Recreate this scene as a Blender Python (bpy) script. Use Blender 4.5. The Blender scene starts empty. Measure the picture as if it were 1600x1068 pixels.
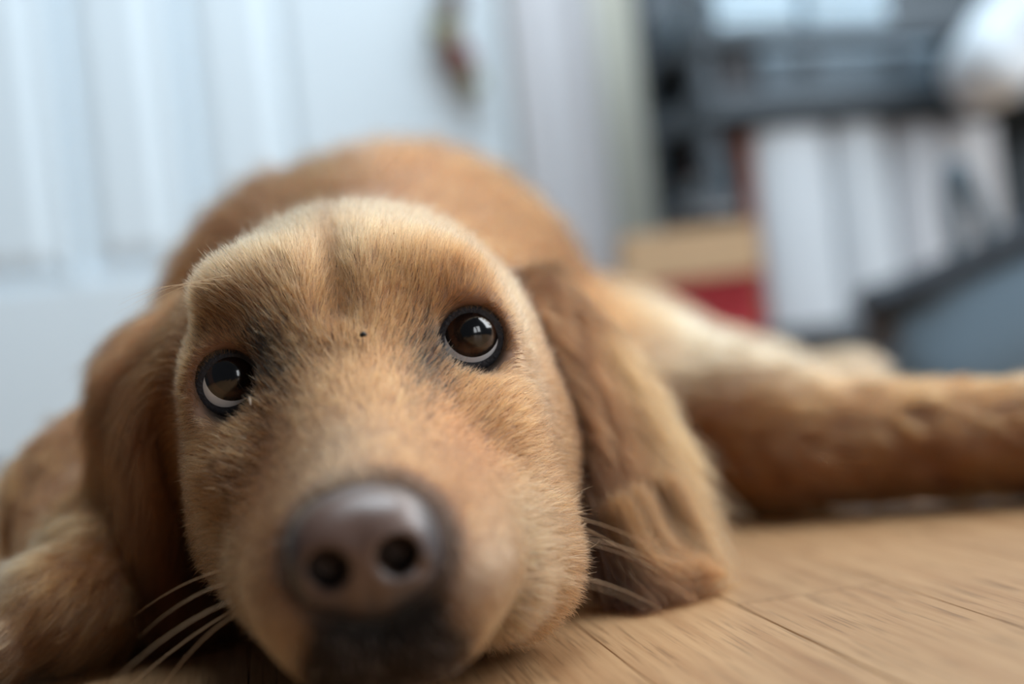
import bpy, bmesh, math, random
import numpy as np
from mathutils import Vector, Matrix, kdtree

random.seed(5)
rng = np.random.default_rng(7)
scene = bpy.context.scene
COL = scene.collection
CM = 0.01
ROLL = math.radians(6.3)
CAM_H = 9.84          # cm
FPX = 2222.2          # 50 mm lens on a 36 mm sensor, 1600 px wide

# ---------------------------------------------------------------- camera
cam_d = bpy.data.cameras.new('camera')
cam = bpy.data.objects.new('camera', cam_d)
COL.objects.link(cam)
cam_d.lens = 50.0
cam_d.sensor_width = 36.0
cam_d.clip_start = 0.01
cam_d.dof.use_dof = True
cam_d.dof.focus_distance = 0.443
cam_d.dof.aperture_fstop = 3.0
cam_d.dof.aperture_blades = 0
cam.matrix_world = (Matrix.Translation((0, 0, CAM_H * CM)) @ Matrix.Rotation(math.radians(90), 4, 'X')
                    @ Matrix.Rotation(-ROLL, 4, 'Z'))
scene.camera = cam

# ---------------------------------------------------------------- view, world, lights
vs = scene.view_settings
scene.display_settings.display_device = 'sRGB'
vs.view_transform = 'Standard'
vs.look = 'None'
vs.gamma = 1.0
vs.use_curve_mapping = False
vs.exposure = 0.0
scene.cycles.max_bounces = 8
scene.cycles.diffuse_bounces = 3
scene.cycles.glossy_bounces = 3
scene.cycles.transmission_bounces = 4
scene.cycles.transparent_max_bounces = 8

world = bpy.data.worlds.new('world')
scene.world = world
world.use_nodes = True
bg = world.node_tree.nodes['Background']
bg.inputs['Color'].default_value = (0.80, 0.90, 1.0, 1)
bg.inputs['Strength'].default_value = 0.07


def area(name, loc, target, sx, sy, power, color):
    d = bpy.data.lights.new(name, 'AREA')
    d.shape = 'RECTANGLE'
    d.size, d.size_y = sx, sy
    d.energy = power
    d.color = color
    o = bpy.data.objects.new(name, d)
    COL.objects.link(o)
    o.location = loc
    o.rotation_euler = (Vector(target) - Vector(loc)).to_track_quat('-Z', 'Y').to_euler()
    return o


DAY = (0.93, 0.97, 1.0)
area('window_light_side', (1.55, 0.72, 1.15), (-0.05, 0.62, 0.05), 1.3, 1.3, 42, DAY)
area('window_light_pane', (0.92, -1.30, 0.60), (0.0, 0.45, 0.1), 0.42, 0.80, 4.6, DAY)
area('window_light_pane', (1.42, -1.02, 0.66), (0.0, 0.45, 0.1), 0.42, 0.80, 4.6, DAY)
area('window_light_back', (0.95, 1.60, 1.35), (0.0, 0.60, 0.0), 0.7, 0.9, 8, DAY)
area('door_fill_light', (0.25, 0.75, 2.2), (-0.45, 1.84, 0.35), 1.4, 1.0, 56, (0.80, 0.92, 1.0))  # added fill that brightens the door, no such source in the room


# ---------------------------------------------------------------- helpers
def uv_of(px, py):
    dx, dy = px - 800.0, py - 534.0
    c, s = math.cos(ROLL), math.sin(ROLL)
    return dx * c - dy * s, dx * s + dy * c


def W(px, py, Y):
    """point in metres seen at photograph pixel (px, py) at a distance of Y metres"""
    u, v = uv_of(px, py)
    return Vector((u / FPX * Y, Y, CAM_H * CM - v / FPX * Y))


def srgb(r, g, b):
    f = lambda c: (c / 12.92) if c <= 0.04045 else ((c + 0.055) / 1.055) ** 2.4
    return (f(r / 255), f(g / 255), f(b / 255), 1.0)


def mat(name, col, rough=0.6, noise=0.0, scale=30, coat=0.0, spec=0.4, metal=0.0, bump=0.0, sheen=0.0):
    m = bpy.data.materials.new(name)
    m.use_nodes = True
    nt = m.node_tree
    p = nt.nodes['Principled BSDF']
    p.inputs['Base Color'].default_value = col
    p.inputs['Roughness'].default_value = rough
    p.inputs['Specular IOR Level'].default_value = spec
    p.inputs['Metallic'].default_value = metal
    p.inputs['Coat Weight'].default_value = coat
    p.inputs['Coat Roughness'].default_value = 0.05
    p.inputs['Sheen Weight'].default_value = sheen
    if noise or bump:
        tc = nt.nodes.new('ShaderNodeTexCoord')
        n = nt.nodes.new('ShaderNodeTexNoise')
        n.inputs['Scale'].default_value = scale
        n.inputs['Detail'].default_value = 4
        nt.links.new(tc.outputs['Object'], n.inputs['Vector'])
        if noise:
            mx = nt.nodes.new('ShaderNodeMix')
            mx.data_type = 'RGBA'
            mx.inputs['A'].default_value = tuple(c * (1 - noise) for c in col[:3]) + (1,)
            mx.inputs['B'].default_value = tuple(min(1, c * (1 + noise)) for c in col[:3]) + (1,)
            nt.links.new(n.outputs['Fac'], mx.inputs['Factor'])
            nt.links.new(mx.outputs['Result'], p.inputs['Base Color'])
        if bump:
            b = nt.nodes.new('ShaderNodeBump')
            b.inputs['Strength'].default_value = bump
            b.inputs['Distance'].default_value = 0.002
            nt.links.new(n.outputs['Fac'], b.inputs['Height'])
            nt.links.new(b.outputs['Normal'], p.inputs['Normal'])
    return m


def link(name, me, m=None, parent=None, smooth=False):
    o = bpy.data.objects.new(name, me)
    COL.objects.link(o)
    if m is not None and not me.materials:
        me.materials.append(m)
    if parent is not None:
        o.parent = parent
    if smooth:
        me.polygons.foreach_set('use_smooth', [True] * len(me.polygons))
    return o


def from_bm(name, bm, m=None, parent=None, smooth=False):
    me = bpy.data.meshes.new(name)
    bmesh.ops.recalc_face_normals(bm, faces=bm.faces[:])
    bm.to_mesh(me)
    bm.free()
    return link(name, me, m, parent, smooth)


def tag(o, label=None, cat=None, group=None, kind=None):
    for k, v in (('label', label), ('category', cat), ('group', group), ('kind', kind)):
        if v:
            o[k] = v
    return o


def empty(name, loc=(0, 0, 0), rz=0.0):
    o = bpy.data.objects.new(name, None)
    COL.objects.link(o)
    o.empty_display_size = 0.02
    o.location = loc
    o.rotation_euler = (0, 0, rz)
    return o


def add_box(bm, x0, x1, y0, y1, z0, z1, bev=0.0, seg=2):
    v = [bm.verts.new(p) for p in ((x0, y0, z0), (x1, y0, z0), (x1, y1, z0), (x0, y1, z0),
                                   (x0, y0, z1), (x1, y0, z1), (x1, y1, z1), (x0, y1, z1))]
    fs = [bm.faces.new([v[i] for i in q]) for q in
          ((3, 2, 1, 0), (4, 5, 6, 7), (0, 1, 5, 4), (1, 2, 6, 5), (2, 3, 7, 6), (3, 0, 4, 7))]
    if bev:
        es = list({e for f in fs for e in f.edges})
        bmesh.ops.bevel(bm, geom=es, offset=bev, segments=seg, affect='EDGES', profile=0.6)


def box(name, x0, x1, y0, y1, z0, z1, m, parent=None, bev=0.0, seg=2):
    bm = bmesh.new()
    add_box(bm, x0, x1, y0, y1, z0, z1, bev, seg)
    return from_bm(name, bm, m, parent)


def tube_mesh(pts, rads, n=8, closed_ends=True):
    """verts, faces of a tube through pts"""
    pts = [Vector(p) for p in pts]
    V, F = [], []
    prev = None
    for i, p in enumerate(pts):
        d = (pts[min(i + 1, len(pts) - 1)] - pts[max(i - 1, 0)]).normalized()
        if prev is None:
            a = d.orthogonal().normalized()
        else:
            a = (prev - d * prev.dot(d)).normalized()
        prev = a
        b = d.cross(a)
        r = rads[i] if hasattr(rads, '__len__') else rads
        for k in range(n):
            t = 2 * math.pi * k / n
            V.append(p + (a * math.cos(t) + b * math.sin(t)) * r)
    for i in range(len(pts) - 1):
        for k in range(n):
            F.append((i * n + k, i * n + (k + 1) % n, (i + 1) * n + (k + 1) % n, (i + 1) * n + k))
    if closed_ends:
        F.append(tuple(range(n - 1, -1, -1)))
        F.append(tuple((len(pts) - 1) * n + k for k in range(n)))
    return V, F


def tube(name, pts, rads, m, parent=None, n=8):
    V, F = tube_mesh(pts, rads, n)
    me = bpy.data.meshes.new(name)
    me.from_pydata(V, [], F)
    return link(name, me, m, parent, True)


def bez(p0, p1, p2, p3, n=10):
    out = []
    for i in range(n):
        t = i / (n - 1)
        out.append(Vector(p0) * (1 - t) ** 3 + Vector(p1) * 3 * t * (1 - t) ** 2 + Vector(p2) * 3 * t * t * (1 - t) + Vector(p3) * t ** 3)
    return out


# ================================================================= SETTING
# ---------------------------------------------------------------- floor of oak strips
def plank_material():
    m = bpy.data.materials.new('oak_strip')
    m.use_nodes = True
    nt = m.node_tree
    N, L = nt.nodes, nt.links
    p = N['Principled BSDF']
    tc = N.new('ShaderNodeTexCoord')
    oi = N.new('ShaderNodeObjectInfo')
    add = N.new('ShaderNodeVectorMath'); add.operation = 'ADD'
    mul = N.new('ShaderNodeVectorMath'); mul.operation = 'SCALE'
    L.new(oi.outputs['Location'], mul.inputs[0]); mul.inputs['Scale'].default_value = 7.3
    L.new(tc.outputs['Object'], add.inputs[0]); L.new(mul.outputs[0], add.inputs[1])
    mp = N.new('ShaderNodeMapping')
    mp.inputs['Scale'].default_value = (150, 5, 60)
    L.new(add.outputs[0], mp.inputs['Vector'])
    g = N.new('ShaderNodeTexNoise'); g.inputs['Scale'].default_value = 1.0; g.inputs['Detail'].default_value = 5
    g.inputs['Roughness'].default_value = 0.65
    L.new(mp.outputs[0], g.inputs['Vector'])
    mp2 = N.new('ShaderNodeMapping')
    mp2.inputs['Scale'].default_value = (700, 22, 60)
    L.new(add.outputs[0], mp2.inputs['Vector'])
    g2 = N.new('ShaderNodeTexNoise'); g2.inputs['Scale'].default_value = 1.0; g2.inputs['Detail'].default_value = 3
    L.new(mp2.outputs[0], g2.inputs['Vector'])
    r1 = N.new('ShaderNodeValToRGB')
    r1.color_ramp.elements[0].position = 0.30; r1.color_ramp.elements[0].color = srgb(138, 100, 66)
    r1.color_ramp.elements[1].position = 0.72; r1.color_ramp.elements[1].color = srgb(168, 134, 98)
    L.new(g.outputs['Fac'], r1.inputs['Fac'])
    r2 = N.new('ShaderNodeValToRGB')
    r2.color_ramp.elements[0].position = 0.34; r2.color_ramp.elements[0].color = (0.52, 0.48, 0.44, 1)
    r2.color_ramp.elements[1].position = 0.46; r2.color_ramp.elements[1].color = (1, 1, 1, 1)
    L.new(g2.outputs['Fac'], r2.inputs['Fac'])
    mx = N.new('ShaderNodeMix'); mx.data_type = 'RGBA'; mx.blend_type = 'MULTIPLY'
    mx.inputs['Factor'].default_value = 0.75
    L.new(r1.outputs[0], mx.inputs['A']); L.new(r2.outputs[0], mx.inputs['B'])
    hs = N.new('ShaderNodeHueSaturation')
    mr = N.new('ShaderNodeMapRange')
    mr.inputs['To Min'].default_value = 0.86; mr.inputs['To Max'].default_value = 1.12
    L.new(oi.outputs['Random'], mr.inputs['Value'])
    L.new(mr.outputs[0], hs.inputs['Value'])
    L.new(mx.outputs['Result'], hs.inputs['Color'])
    L.new(hs.outputs[0], p.inputs['Base Color'])
    rr = N.new('ShaderNodeMapRange')
    rr.inputs['To Min'].default_value = 0.5; rr.inputs['To Max'].default_value = 0.36
    L.new(g.outputs['Fac'], rr.inputs['Value'])
    L.new(rr.outputs[0], p.inputs['Roughness'])
    p.inputs['Specular IOR Level'].default_value = 0.35
    b = N.new('ShaderNodeBump'); b.inputs['Strength'].default_value = 0.2; b.inputs['Distance'].default_value = 0.0003
    L.new(g2.outputs['Fac'], b.inputs['Height'])
    L.new(b.outputs[0], p.inputs['Normal'])
    return m


M_sub = mat('dark_underlay', srgb(48, 34, 24), 0.9)
M_plank = plank_material()
floor = box('floor', -1.6, 1.9, -0.15, 1.9, -0.03, -0.0125, M_sub)
tag(floor, 'floor of narrow golden oak strips', kind='structure')

PW = 0.0555
ANG = math.atan(0.185)       # strips run away from the camera, leaning left
plank_meshes = {}


def plank_mesh(length):
    key = round(length, 2)
    if key not in plank_meshes:
        bm = bmesh.new()
        g, b, l = PW / 2 - 0.00012, 0.0003, key / 2 - 0.0002
        prof = [(-g, -0.012), (g, -0.012), (g, -b), (g - b, 0.0), (-g + b, 0.0), (-g, -b)]
        rows = []
        for y, s in ((-l, 1), (l, 1)):
            rows.append([bm.verts.new((x, y, z)) for x, z in prof])
        for k in range(6):
            bm.faces.new((rows[0][k], rows[0][(k + 1) % 6], rows[1][(k + 1) % 6], rows[1][k]))
        bm.faces.new(rows[0][::-1]); bm.faces.new(rows[1])
        bmesh.ops.recalc_face_normals(bm, faces=bm.faces[:])
        me = bpy.data.meshes.new('plank')
        bm.to_mesh(me); bm.free()
        me.materials.append(M_plank)
        plank_meshes[key] = me
    return plank_meshes[key]


ca, sa = math.cos(ANG), math.sin(ANG)
ax_l = Vector((-sa, ca, 0)); ax_w = Vector((ca, sa, 0))
W0 = (0.1579 * ca)            # a strip edge that the photograph shows
LENS = [0.38, 0.46, 0.55, 0.64, 0.72]
n_planks = 0
for k in range(-26, 30):
    w = W0 + (k + 0.5) * PW
    l = -0.35 + random.random() * -0.4
    if k in (0, 1, -1):
        l = -0.55
    while l < 2.2:
        ln = random.choice(LENS)
        c = ax_w * w + ax_l * (l + ln / 2)
        l += ln
        e0, e1 = c - ax_l * ln / 2, c + ax_l * ln / 2
        if max(e0.y, e1.y) < 0.12 or min(e0.y, e1.y) > 1.80 or c.x < -1.0 or c.x > 1.25:
            continue
        if e1.y > 1.855:
            cut = (e1.y - 1.855) / ca
            ln2 = max(0.06, round(ln - cut, 2))
            c = c - ax_l * (ln - ln2) / 2
            ln = ln2
        o = bpy.data.objects.new('plank', plank_mesh(ln))
        COL.objects.link(o)
        o.parent = floor
        o.location = (c.x, c.y, random.uniform(-0.0003, 0.0))
        o.rotation_euler = (0, 0, ANG)
        n_planks += 1

# ---------------------------------------------------------------- back wall, door, casing, baseboard
M_wall = mat('greige_wall', srgb(200, 200, 188), 0.8, 0.04, 12)
M_door = mat('white_door_paint', srgb(220, 233, 242), 0.45, 0.02, 6, bump=0.03)
M_trim = mat('white_trim_paint', srgb(226, 228, 234), 0.4)
wall = box('wall_back', -1.6, 1.9, 1.885, 1.985, -0.03, 2.5, M_wall)
tag(wall, 'plain greige wall behind the dog', kind='structure')

door = empty('door_1', (-0.34, 1.85, 0))
tag(door, 'white panelled door behind the dog', kind='structure')


def dbox(name, x0, x1, y0, y1, z0, z1, m=M_door, bev=0.002):
    return box(name, x0 + 0.34, x1 + 0.34, y0 - 1.85, y1 - 1.85, z0, z1, m, door, bev)


DX0, DX1, DZ0, DZ1 = -0.745, 0.030, 0.010, 2.03
dbox('door_slab', DX0 + 0.004, DX1 - 0.004, 1.853, 1.879, DZ0 + 0.004, DZ1 - 0.004)
pans = [(-0.700, -0.556), (-0.543, -0.402), (-0.389, -0.247)]
xs_ = [DX0] + [v for p in pans for v in p] + [DX1]
for i in range(0, len(xs_), 2):
    dbox('stile', xs_[i], xs_[i + 1], 1.840, 1.856, DZ0, DZ1)
PZ0, PZ1 = 0.240, 1.86
for a, b in pans:
    dbox('bottom_rail', a, b, 1.840, 1.856, DZ0, PZ0)
    dbox('top_rail', a, b, 1.840, 1.856, PZ1, DZ1)
    bm = bmesh.new()                                   # raised panel with wide sloping margins
    o_, i_ = 0.004, 0.034
    A = [(a + o_, PZ0 + o_), (b - o_, PZ0 + o_), (b - o_, PZ1 - o_), (a + o_, PZ1 - o_)]
    B = [(a + i_, PZ0 + i_), (b - i_, PZ0 + i_), (b - i_, PZ1 - i_), (a + i_, PZ1 - i_)]
    va = [bm.verts.new((x + 0.34, 0.004, z)) for x, z in A]
    vb = [bm.verts.new((x + 0.34, -0.009, z)) for x, z in B]
    for k in range(4):
        bm.faces.new((va[k], va[(k + 1) % 4], vb[(k + 1) % 4], vb[k]))
    bm.faces.new(vb)
    bm.faces.new(va[::-1])
    from_bm('panel', bm, M_door, door)

trim = empty('trim_1', (0.09, 1.88, 0))
tag(trim, 'white moulded casing beside the door', kind='structure')
box('casing_board', -0.052, 0.056, -0.040, 0.003, 0, 2.1, M_trim, trim, 0.006)
box('casing_bead', -0.030, -0.012, -0.049, -0.038, 0, 2.1, M_trim, trim, 0.004)
box('casing_back_band', 0.040, 0.060, -0.052, 0.003, 0, 2.1, M_trim, trim, 0.005)
bb = empty('baseboard_back', (0.16, 1.88, 0))
tag(bb, 'white baseboard along the greige wall', kind='structure')
box('board', -0.006, 1.7, -0.012, 0.003, 0, 0.10, M_trim, bb, 0.003)
box('shoe_moulding', -0.006, 1.7, -0.026, -0.012, 0, 0.018, M_trim, bb, 0.005)
bl = box('baseboard_left', -1.58, -0.765, 1.868, 1.884, 0, 0.10, M_trim, None, 0.003)
tag(bl, 'white baseboard on the far side of the door', kind='structure')

# ================================================================= BACKGROUND THINGS
M_steel = mat('dark_blue_steel', srgb(58, 68, 76), 0.45, 0.08, 20, metal=0.2)
M_black = mat('black_plastic', srgb(34, 37, 44), 0.45, 0.1, 30)
M_bluegrey = mat('blue_grey_plastic', srgb(112, 133, 148), 0.5, 0.05, 20)
M_bluegrey_d = mat('mid_blue_grey_plastic', srgb(78, 94, 106), 0.5, 0.05, 20)
M_pale = mat('pale_blue_paper', srgb(176, 198, 212), 0.6, 0.04, 20)
M_white = mat('white_card', srgb(182, 191, 199), 0.55, 0.03, 20)
M_white2 = mat('off_white_card', srgb(168, 174, 182), 0.55, 0.03, 20)
M_white3 = mat('warm_white_card', srgb(166, 169, 174), 0.55, 0.03, 20)
M_label = mat('spine_label_paper', srgb(232, 236, 240), 0.7)
M_metal = mat('nickel', srgb(170, 172, 176), 0.3, metal=1.0)
M_carton = mat('brown_cardboard', srgb(186, 160, 128), 0.8, 0.08, 40)
M_red = mat('dark_red_plastic', srgb(150, 34, 44), 0.5, 0.06, 20)
M_rust = mat('rust_brown_cloth', srgb(132, 74, 52), 0.8, 0.1, 40)
M_slate = mat('slate_blue_canvas', srgb(78, 94, 106), 0.9, 0.08, 200, bump=0.3, sheen=0.2)
M_slate_d = mat('charcoal_canvas', srgb(44, 50, 57), 0.9, 0.08, 200, bump=0.3)
M_cotton = mat('white_cotton', srgb(214, 226, 236), 0.9, 0.04, 40, bump=0.2)

# --- dark steel shelf unit, turned so that its far end recedes to the right
UA = math.radians(17)
SU = empty('shelf_unit', (0.205, 1.50, 0.0), UA)
tag(SU, 'dark steel shelf unit with white binders on its lowest shelf', 'shelf')
SUM = Matrix.Translation(SU.location) @ Matrix.Rotation(UA, 4, 'Z')
SUI = SUM.inverted()


def S(px, py, off=0.0):
    """local (x, z) on the unit's plane y = off that shows at this pixel"""
    o = SUI @ Vector((0, 0, CAM_H * CM))
    d = SUI.to_3x3() @ (W(px, py, 1.0) - Vector((0, 0, CAM_H * CM)))
    t = (off - o.y) / d.y
    p = o + d * t
    return p.x, p.z


DEP = 0.152
xl = S(1098, 200)[0]
xr = xl + 0.58
z_base = 0.080
z_mid = S(1190, 186)[1]
z_mid_t = S(1190, 143)[1]
z_top = S(1190, 70)[1]
z_top_t = S(1190, 42)[1]
H_U = z_top_t + 0.30
for x in (xl, xr - 0.020):
    for y in (0.0, DEP - 0.020):
        p_ = box('post', x, x + 0.020, y, y + 0.020, 0.0, H_U, M_steel, SU, 0.003)
box('back_panel', xl + 0.004, xr - 0.004, DEP - 0.003, DEP, z_base, H_U - 0.02, M_steel, SU)  # sheet added to darken the gaps between the shelves
box('bottom_shelf', xl + 0.002, xr - 0.002, 0.004, DEP - 0.004, z_base - 0.022, z_base, M_steel, SU, 0.003)
box('middle_shelf', xl + 0.002, xr - 0.002, -0.012, DEP - 0.004, z_mid, z_mid_t, M_steel, SU, 0.004)
box('top_shelf', xl + 0.002, xr - 0.002, -0.006, DEP - 0.004, z_top, z_top_t, M_steel, SU, 0.004)
box('back_brace', xl + 0.002, xr - 0.002, DEP - 0.006, DEP - 0.001, z_base + 0.10, z_base + 0.13, M_steel, SU, 0.002)
box('side_brace', xl + 0.004, xl + 0.010, 0.02, DEP - 0.02, z_base + 0.10, z_base + 0.13, M_steel, SU, 0.002)


def on_unit(name, x, y, z):
    o = empty(name, SUM @ Vector((x, y, z)), UA)
    return o


# binders
edges = [1176, 1297, 1388, 1472, 1560]
bx = [S(e, 300, 0.02)[0] for e in edges]
lab = ['white binder at the row end touching the rust-brown book',
       'white binder second in the row, touching the end binder',
       'off-white binder third in the row on the lowest shelf',
       'greyish white binder nearest the shelf unit far post']
for i in range(4):
    x0, x1 = bx[i] + 0.001, bx[i + 1] - 0.001
    w = x1 - x0
    zt = S(edges[i] + 30, 198, 0.02)[1]
    h = min(zt, z_mid - 0.012) - z_base
    e = on_unit('binder', x0, 0.001, z_base + 0.0006)
    tag(e, lab[i], 'binder', 'white binders on the lowest shelf')
    mm = (M_white, M_white, M_white2, M_white3)[i]
    bm = bmesh.new()                                   # rounded spine with two boards behind it
    prof = []
    for k in range(9):
        t = math.pi * k / 8
        prof.append((w / 2 - (w / 2) * math.cos(t), 0.014 - 0.014 * math.sin(t)))
    inner = [(w / 2 + (x - w / 2) * (w / 2 - 0.004) / (w / 2), y + 0.004) for x, y in prof]
    lo = [bm.verts.new((x, y, 0)) for x, y in prof] + [bm.verts.new((x, y, 0)) for x, y in inner[::-1]]
    hi = [bm.verts.new((v.co.x, v.co.y, h)) for v in lo]
    n_ = len(lo)
    for k in range(n_):
        bm.faces.new((lo[k], lo[(k + 1) % n_], hi[(k + 1) % n_], hi[k]))
    for k in range(8):
        bm.faces.new((lo[k], lo[k + 1], lo[n_ - 2 - k], lo[n_ - 1 - k]))
        bm.faces.new((hi[k], hi[k + 1], hi[n_ - 2 - k], hi[n_ - 1 - k]))
    from_bm('spine', bm, mm, e)
    box('cover_board', 0, 0.0035, 0.0145, 0.138, 0, h, mm, e, 0.001)
    box('cover_board', w - 0.0035, w, 0.0145, 0.138, 0, h, mm, e, 0.001)
    box('paper_block', 0.006, w - 0.006, 0.02, 0.134, 0.006, h - 0.012, M_white2, e)

# rust-brown book standing left of the binders
x1_ = bx[0] - 0.002
x0_ = S(1150, 260, 0.03)[0]
zt_ = min(S(1160, 214, 0.03)[1], z_mid - 0.012)
e = on_unit('book', x0_ + 0.0005, 0.01, z_base + 0.0006)
tag(e, 'rust-brown book standing against the end of the white binders', 'book')
ww = x1_ - x0_
box('cover', 0, 0.003, 0, 0.13, 0, zt_ - z_base, M_rust, e, 0.001)
box('cover', ww - 0.003, ww, 0, 0.13, 0, zt_ - z_base, M_rust, e, 0.001)
box('spine', 0.003, ww - 0.003, 0, 0.003, 0, zt_ - z_base, M_rust, e, 0.001)
box('page_block', 0.003, ww - 0.003, 0.004, 0.126, 0.003, zt_ - z_base - 0.003, M_white2, e)

# pale blue folder hanging down in front of the unit's left end (narrow upright box on the bottom shelf)
xa, xb = S(1128, 150, 0.06)[0], S(1186, 150, 0.06)[0]
za, zb = S(1150, 202, 0.06)[1], S(1150, 112, 0.06)[1]
e = on_unit('magazine_file', xl + 0.0225, 0.03, z_base + 0.0006)
tag(e, 'thin blue-grey magazine file standing between the end post and the binders', 'box')
wf = max(0.008, x0_ - (xl + 0.0225) - 0.003)
hf = z_mid - 0.02 - z_base
bm = bmesh.new()
add_box(bm, 0, wf, 0, 0.003, 0, hf * 0.97, 0.0008)
add_box(bm, 0, wf, 0.107, 0.11, 0, hf * 0.6, 0.0008)
add_box(bm, 0, wf, 0.003, 0.107, 0, 0.003)
from_bm('shell', bm, M_bluegrey, e)
box('side_panel', 0.0, 0.0015, 0, 0.11, 0, hf * 0.8, M_bluegrey, e)
box('side_panel', wf - 0.0015, wf, 0, 0.11, 0, hf * 0.8, M_bluegrey, e)
box('paper_sheaf', 0.003, wf - 0.003, 0.006, 0.10, 0.004, hf * 0.86, M_white3, e)

# blue-grey printer-like case between middle and top shelf
xa, xb = S(1192, 120, -0.004)[0], S(1472, 120, -0.004)[0]
zc = z_mid_t + 0.0006
hc = (z_top - z_mid_t) - 0.006
e = on_unit('storage_case', xa, 0.0, zc)
tag(e, 'low blue-grey plastic case between the middle and top shelves', 'case')
wc = xb - xa
box('case_body', 0, wc, 0.0, 0.14, 0, hc * 0.68, M_bluegrey_d, e, 0.006)
box('lid', -0.003, wc + 0.003, -0.004, 0.143, hc * 0.68, hc, M_bluegrey, e, 0.006)
box('latch', wc * 0.2, wc * 0.3, -0.009, -0.003, hc * 0.50, hc * 0.82, M_black, e, 0.002)
box('latch', wc * 0.7, wc * 0.8, -0.009, -0.003, hc * 0.50, hc * 0.82, M_black, e, 0.002)

# dark box at the left end of the middle shelf, its strap hanging down
xa2 = xl + 0.028
e = on_unit('black_box', xa2, 0.0, zc)
tag(e, 'small black box at the end of the middle shelf', 'box')
wb = xa - xa2 - 0.006
box('box_body', 0, wb, 0.0, 0.13, 0, hc * 0.74, M_black, e, 0.004)
box('lid', -0.001, wb + 0.001, -0.002, 0.132, hc * 0.74, hc * 0.9, M_black, e, 0.004)

# pale blue folded cloths on the top shelf
xa = S(1100, 20, 0.0)[0]
xb = S(1400, 20, 0.0)[0]
for i, (a, b, lbl) in enumerate(((0.0, 0.50, 'pale blue folded cloth on the top shelf, end nearest the greige wall'),
                                 (0.53, 1.0, 'pale blue folded cloth on the top shelf, above the blue-grey case'))):
    w0, w1 = xa + (xb - xa) * a, xa + (xb - xa) * b
    e = on_unit('folded_cloth', max(w0, xl + 0.03), 0.005, z_top_t + 0.0006)
    w0 = max(w0, xl + 0.03)
    tag(e, lbl, 'cloth', 'folded cloths on the top shelf')
    z = 0.0
    for k in range(3):
        t = 0.016
        box('fold', random.uniform(0, .004), w1 - w0 - random.uniform(0, .004), random.uniform(-.003, .003), 0.125, z, z + t, M_pale, e, 0.0065, 3)
        z += t

# big white cushion at the unit's far upper end


def superellipsoid(rx, ry, rz, e1, e2, nu=28, nv=16):
    V, F = [], []
    sp = lambda c, e: math.copysign(abs(c) ** e, c)
    for j in range(nv + 1):
        ph = -math.pi / 2 + math.pi * j / nv
        for i in range(nu):
            th = 2 * math.pi * i / nu
            V.append((rx * sp(math.cos(ph), e1) * sp(math.cos(th), e2), ry * sp(math.cos(ph), e1) * sp(math.sin(th), e2), rz * sp(math.sin(ph), e1)))
    for j in range(nv):
        for i in range(nu):
            F.append((j * nu + i, j * nu + (i + 1) % nu, (j + 1) * nu + (i + 1) % nu, (j + 1) * nu + i))
    me = bpy.data.meshes.new('m')
    me.from_pydata(V, [], F)
    bm = bmesh.new(); bm.from_mesh(me)
    bmesh.ops.remove_doubles(bm, verts=bm.verts[:], dist=1e-6)
    bm.to_mesh(me); bm.free()
    return me


c0 = W(1572, 66, 1.52)
e = empty('cushion', c0 - Vector((0, 0, 0.0)))
tag(e, 'round white cushion stuffed in at the far end of the shelf unit', 'cushion')
me = superellipsoid(0.080, 0.05, 0.046, 0.8, 0.8)
for v in me.vertices:
    v.co += Vector((0.004 * math.sin(v.co.z * 60), 0.004 * math.sin(v.co.x * 70 + 1), 0.003 * math.sin(v.co.x * 50)))
cu = link('cushion_cover', me, M_cotton, e, True)
cu.rotation_euler = (0, math.radians(-42), 0)
pv = [(0.0815 * math.cos(t), 0.0505 * math.sin(t), 0.0) for t in np.linspace(0, 2 * math.pi, 25)]
pp = tube('piping', pv, 0.0025, M_white2, e, 6)
pp.rotation_euler = (0, math.radians(-42), 0)

# red box, cardboard box and black pouch stacked in front of the unit's near end
YB = 1.36
p0, p1 = W(1012, 470, YB), W(1188, 470, YB)
zr = W(1110, 432, YB).z
e = empty('red_crate', ((p0.x + p1.x) / 2, YB + 0.05, 0))
tag(e, 'dark red box on the floor under the brown carton', 'box')
hw = (p1.x - p0.x) / 2
box('crate_body', -hw, hw, -0.05, 0.05, 0.0, zr - 0.016, M_red, e, 0.006)
box('lid', -hw - 0.002, hw + 0.002, -0.053, 0.053, zr - 0.016, zr, M_red, e, 0.004)
box('handle', -0.02, 0.02, -0.058, -0.049, zr * 0.55, zr * 0.55 + 0.01, M_black, e, 0.003)
p0, p1 = W(972, 390, YB), W(1186, 390, YB)
zt = W(1080, 358, YB).z
e = empty('carton', ((p0.x + p1.x) / 2, YB + 0.05, zr))
tag(e, 'flat brown cardboard carton lying on the dark red box', 'carton')
hw = (p1.x - p0.x) / 2
box('carton_body', -hw, hw, -0.055, 0.055, 0.0, zt - zr - 0.003, M_carton, e, 0.001)
box('flap', -hw, hw, -0.055, -0.001, zt - zr - 0.003, zt - zr, M_carton, e, 0.0008)
box('flap', -hw, hw, 0.001, 0.055, zt - zr - 0.003, zt - zr, M_carton, e, 0.0008)
p0, p1 = W(1058, 330, YB), W(1172, 330, YB)
zq = W(1110, 305, YB).z
e = empty('pouch', ((p0.x + p1.x) / 2, YB + 0.05, zt))
tag(e, 'small black zipped pouch lying on the cardboard carton', 'pouch')
me = superellipsoid((p1.x - p0.x) / 2, 0.035, (zq - zt) / 2, 0.6, 0.4)
o = link('pouch_body', me, M_black, e, True)
o.location = (0, 0, (zq - zt) / 2)
tube('zip', [(-0.028, -0.034, (zq - zt) * .5), (0, -0.0362, (zq - zt) * .52), (0.028, -0.034, (zq - zt) * .5)], 0.0012, M_metal, e, 6)

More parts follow.
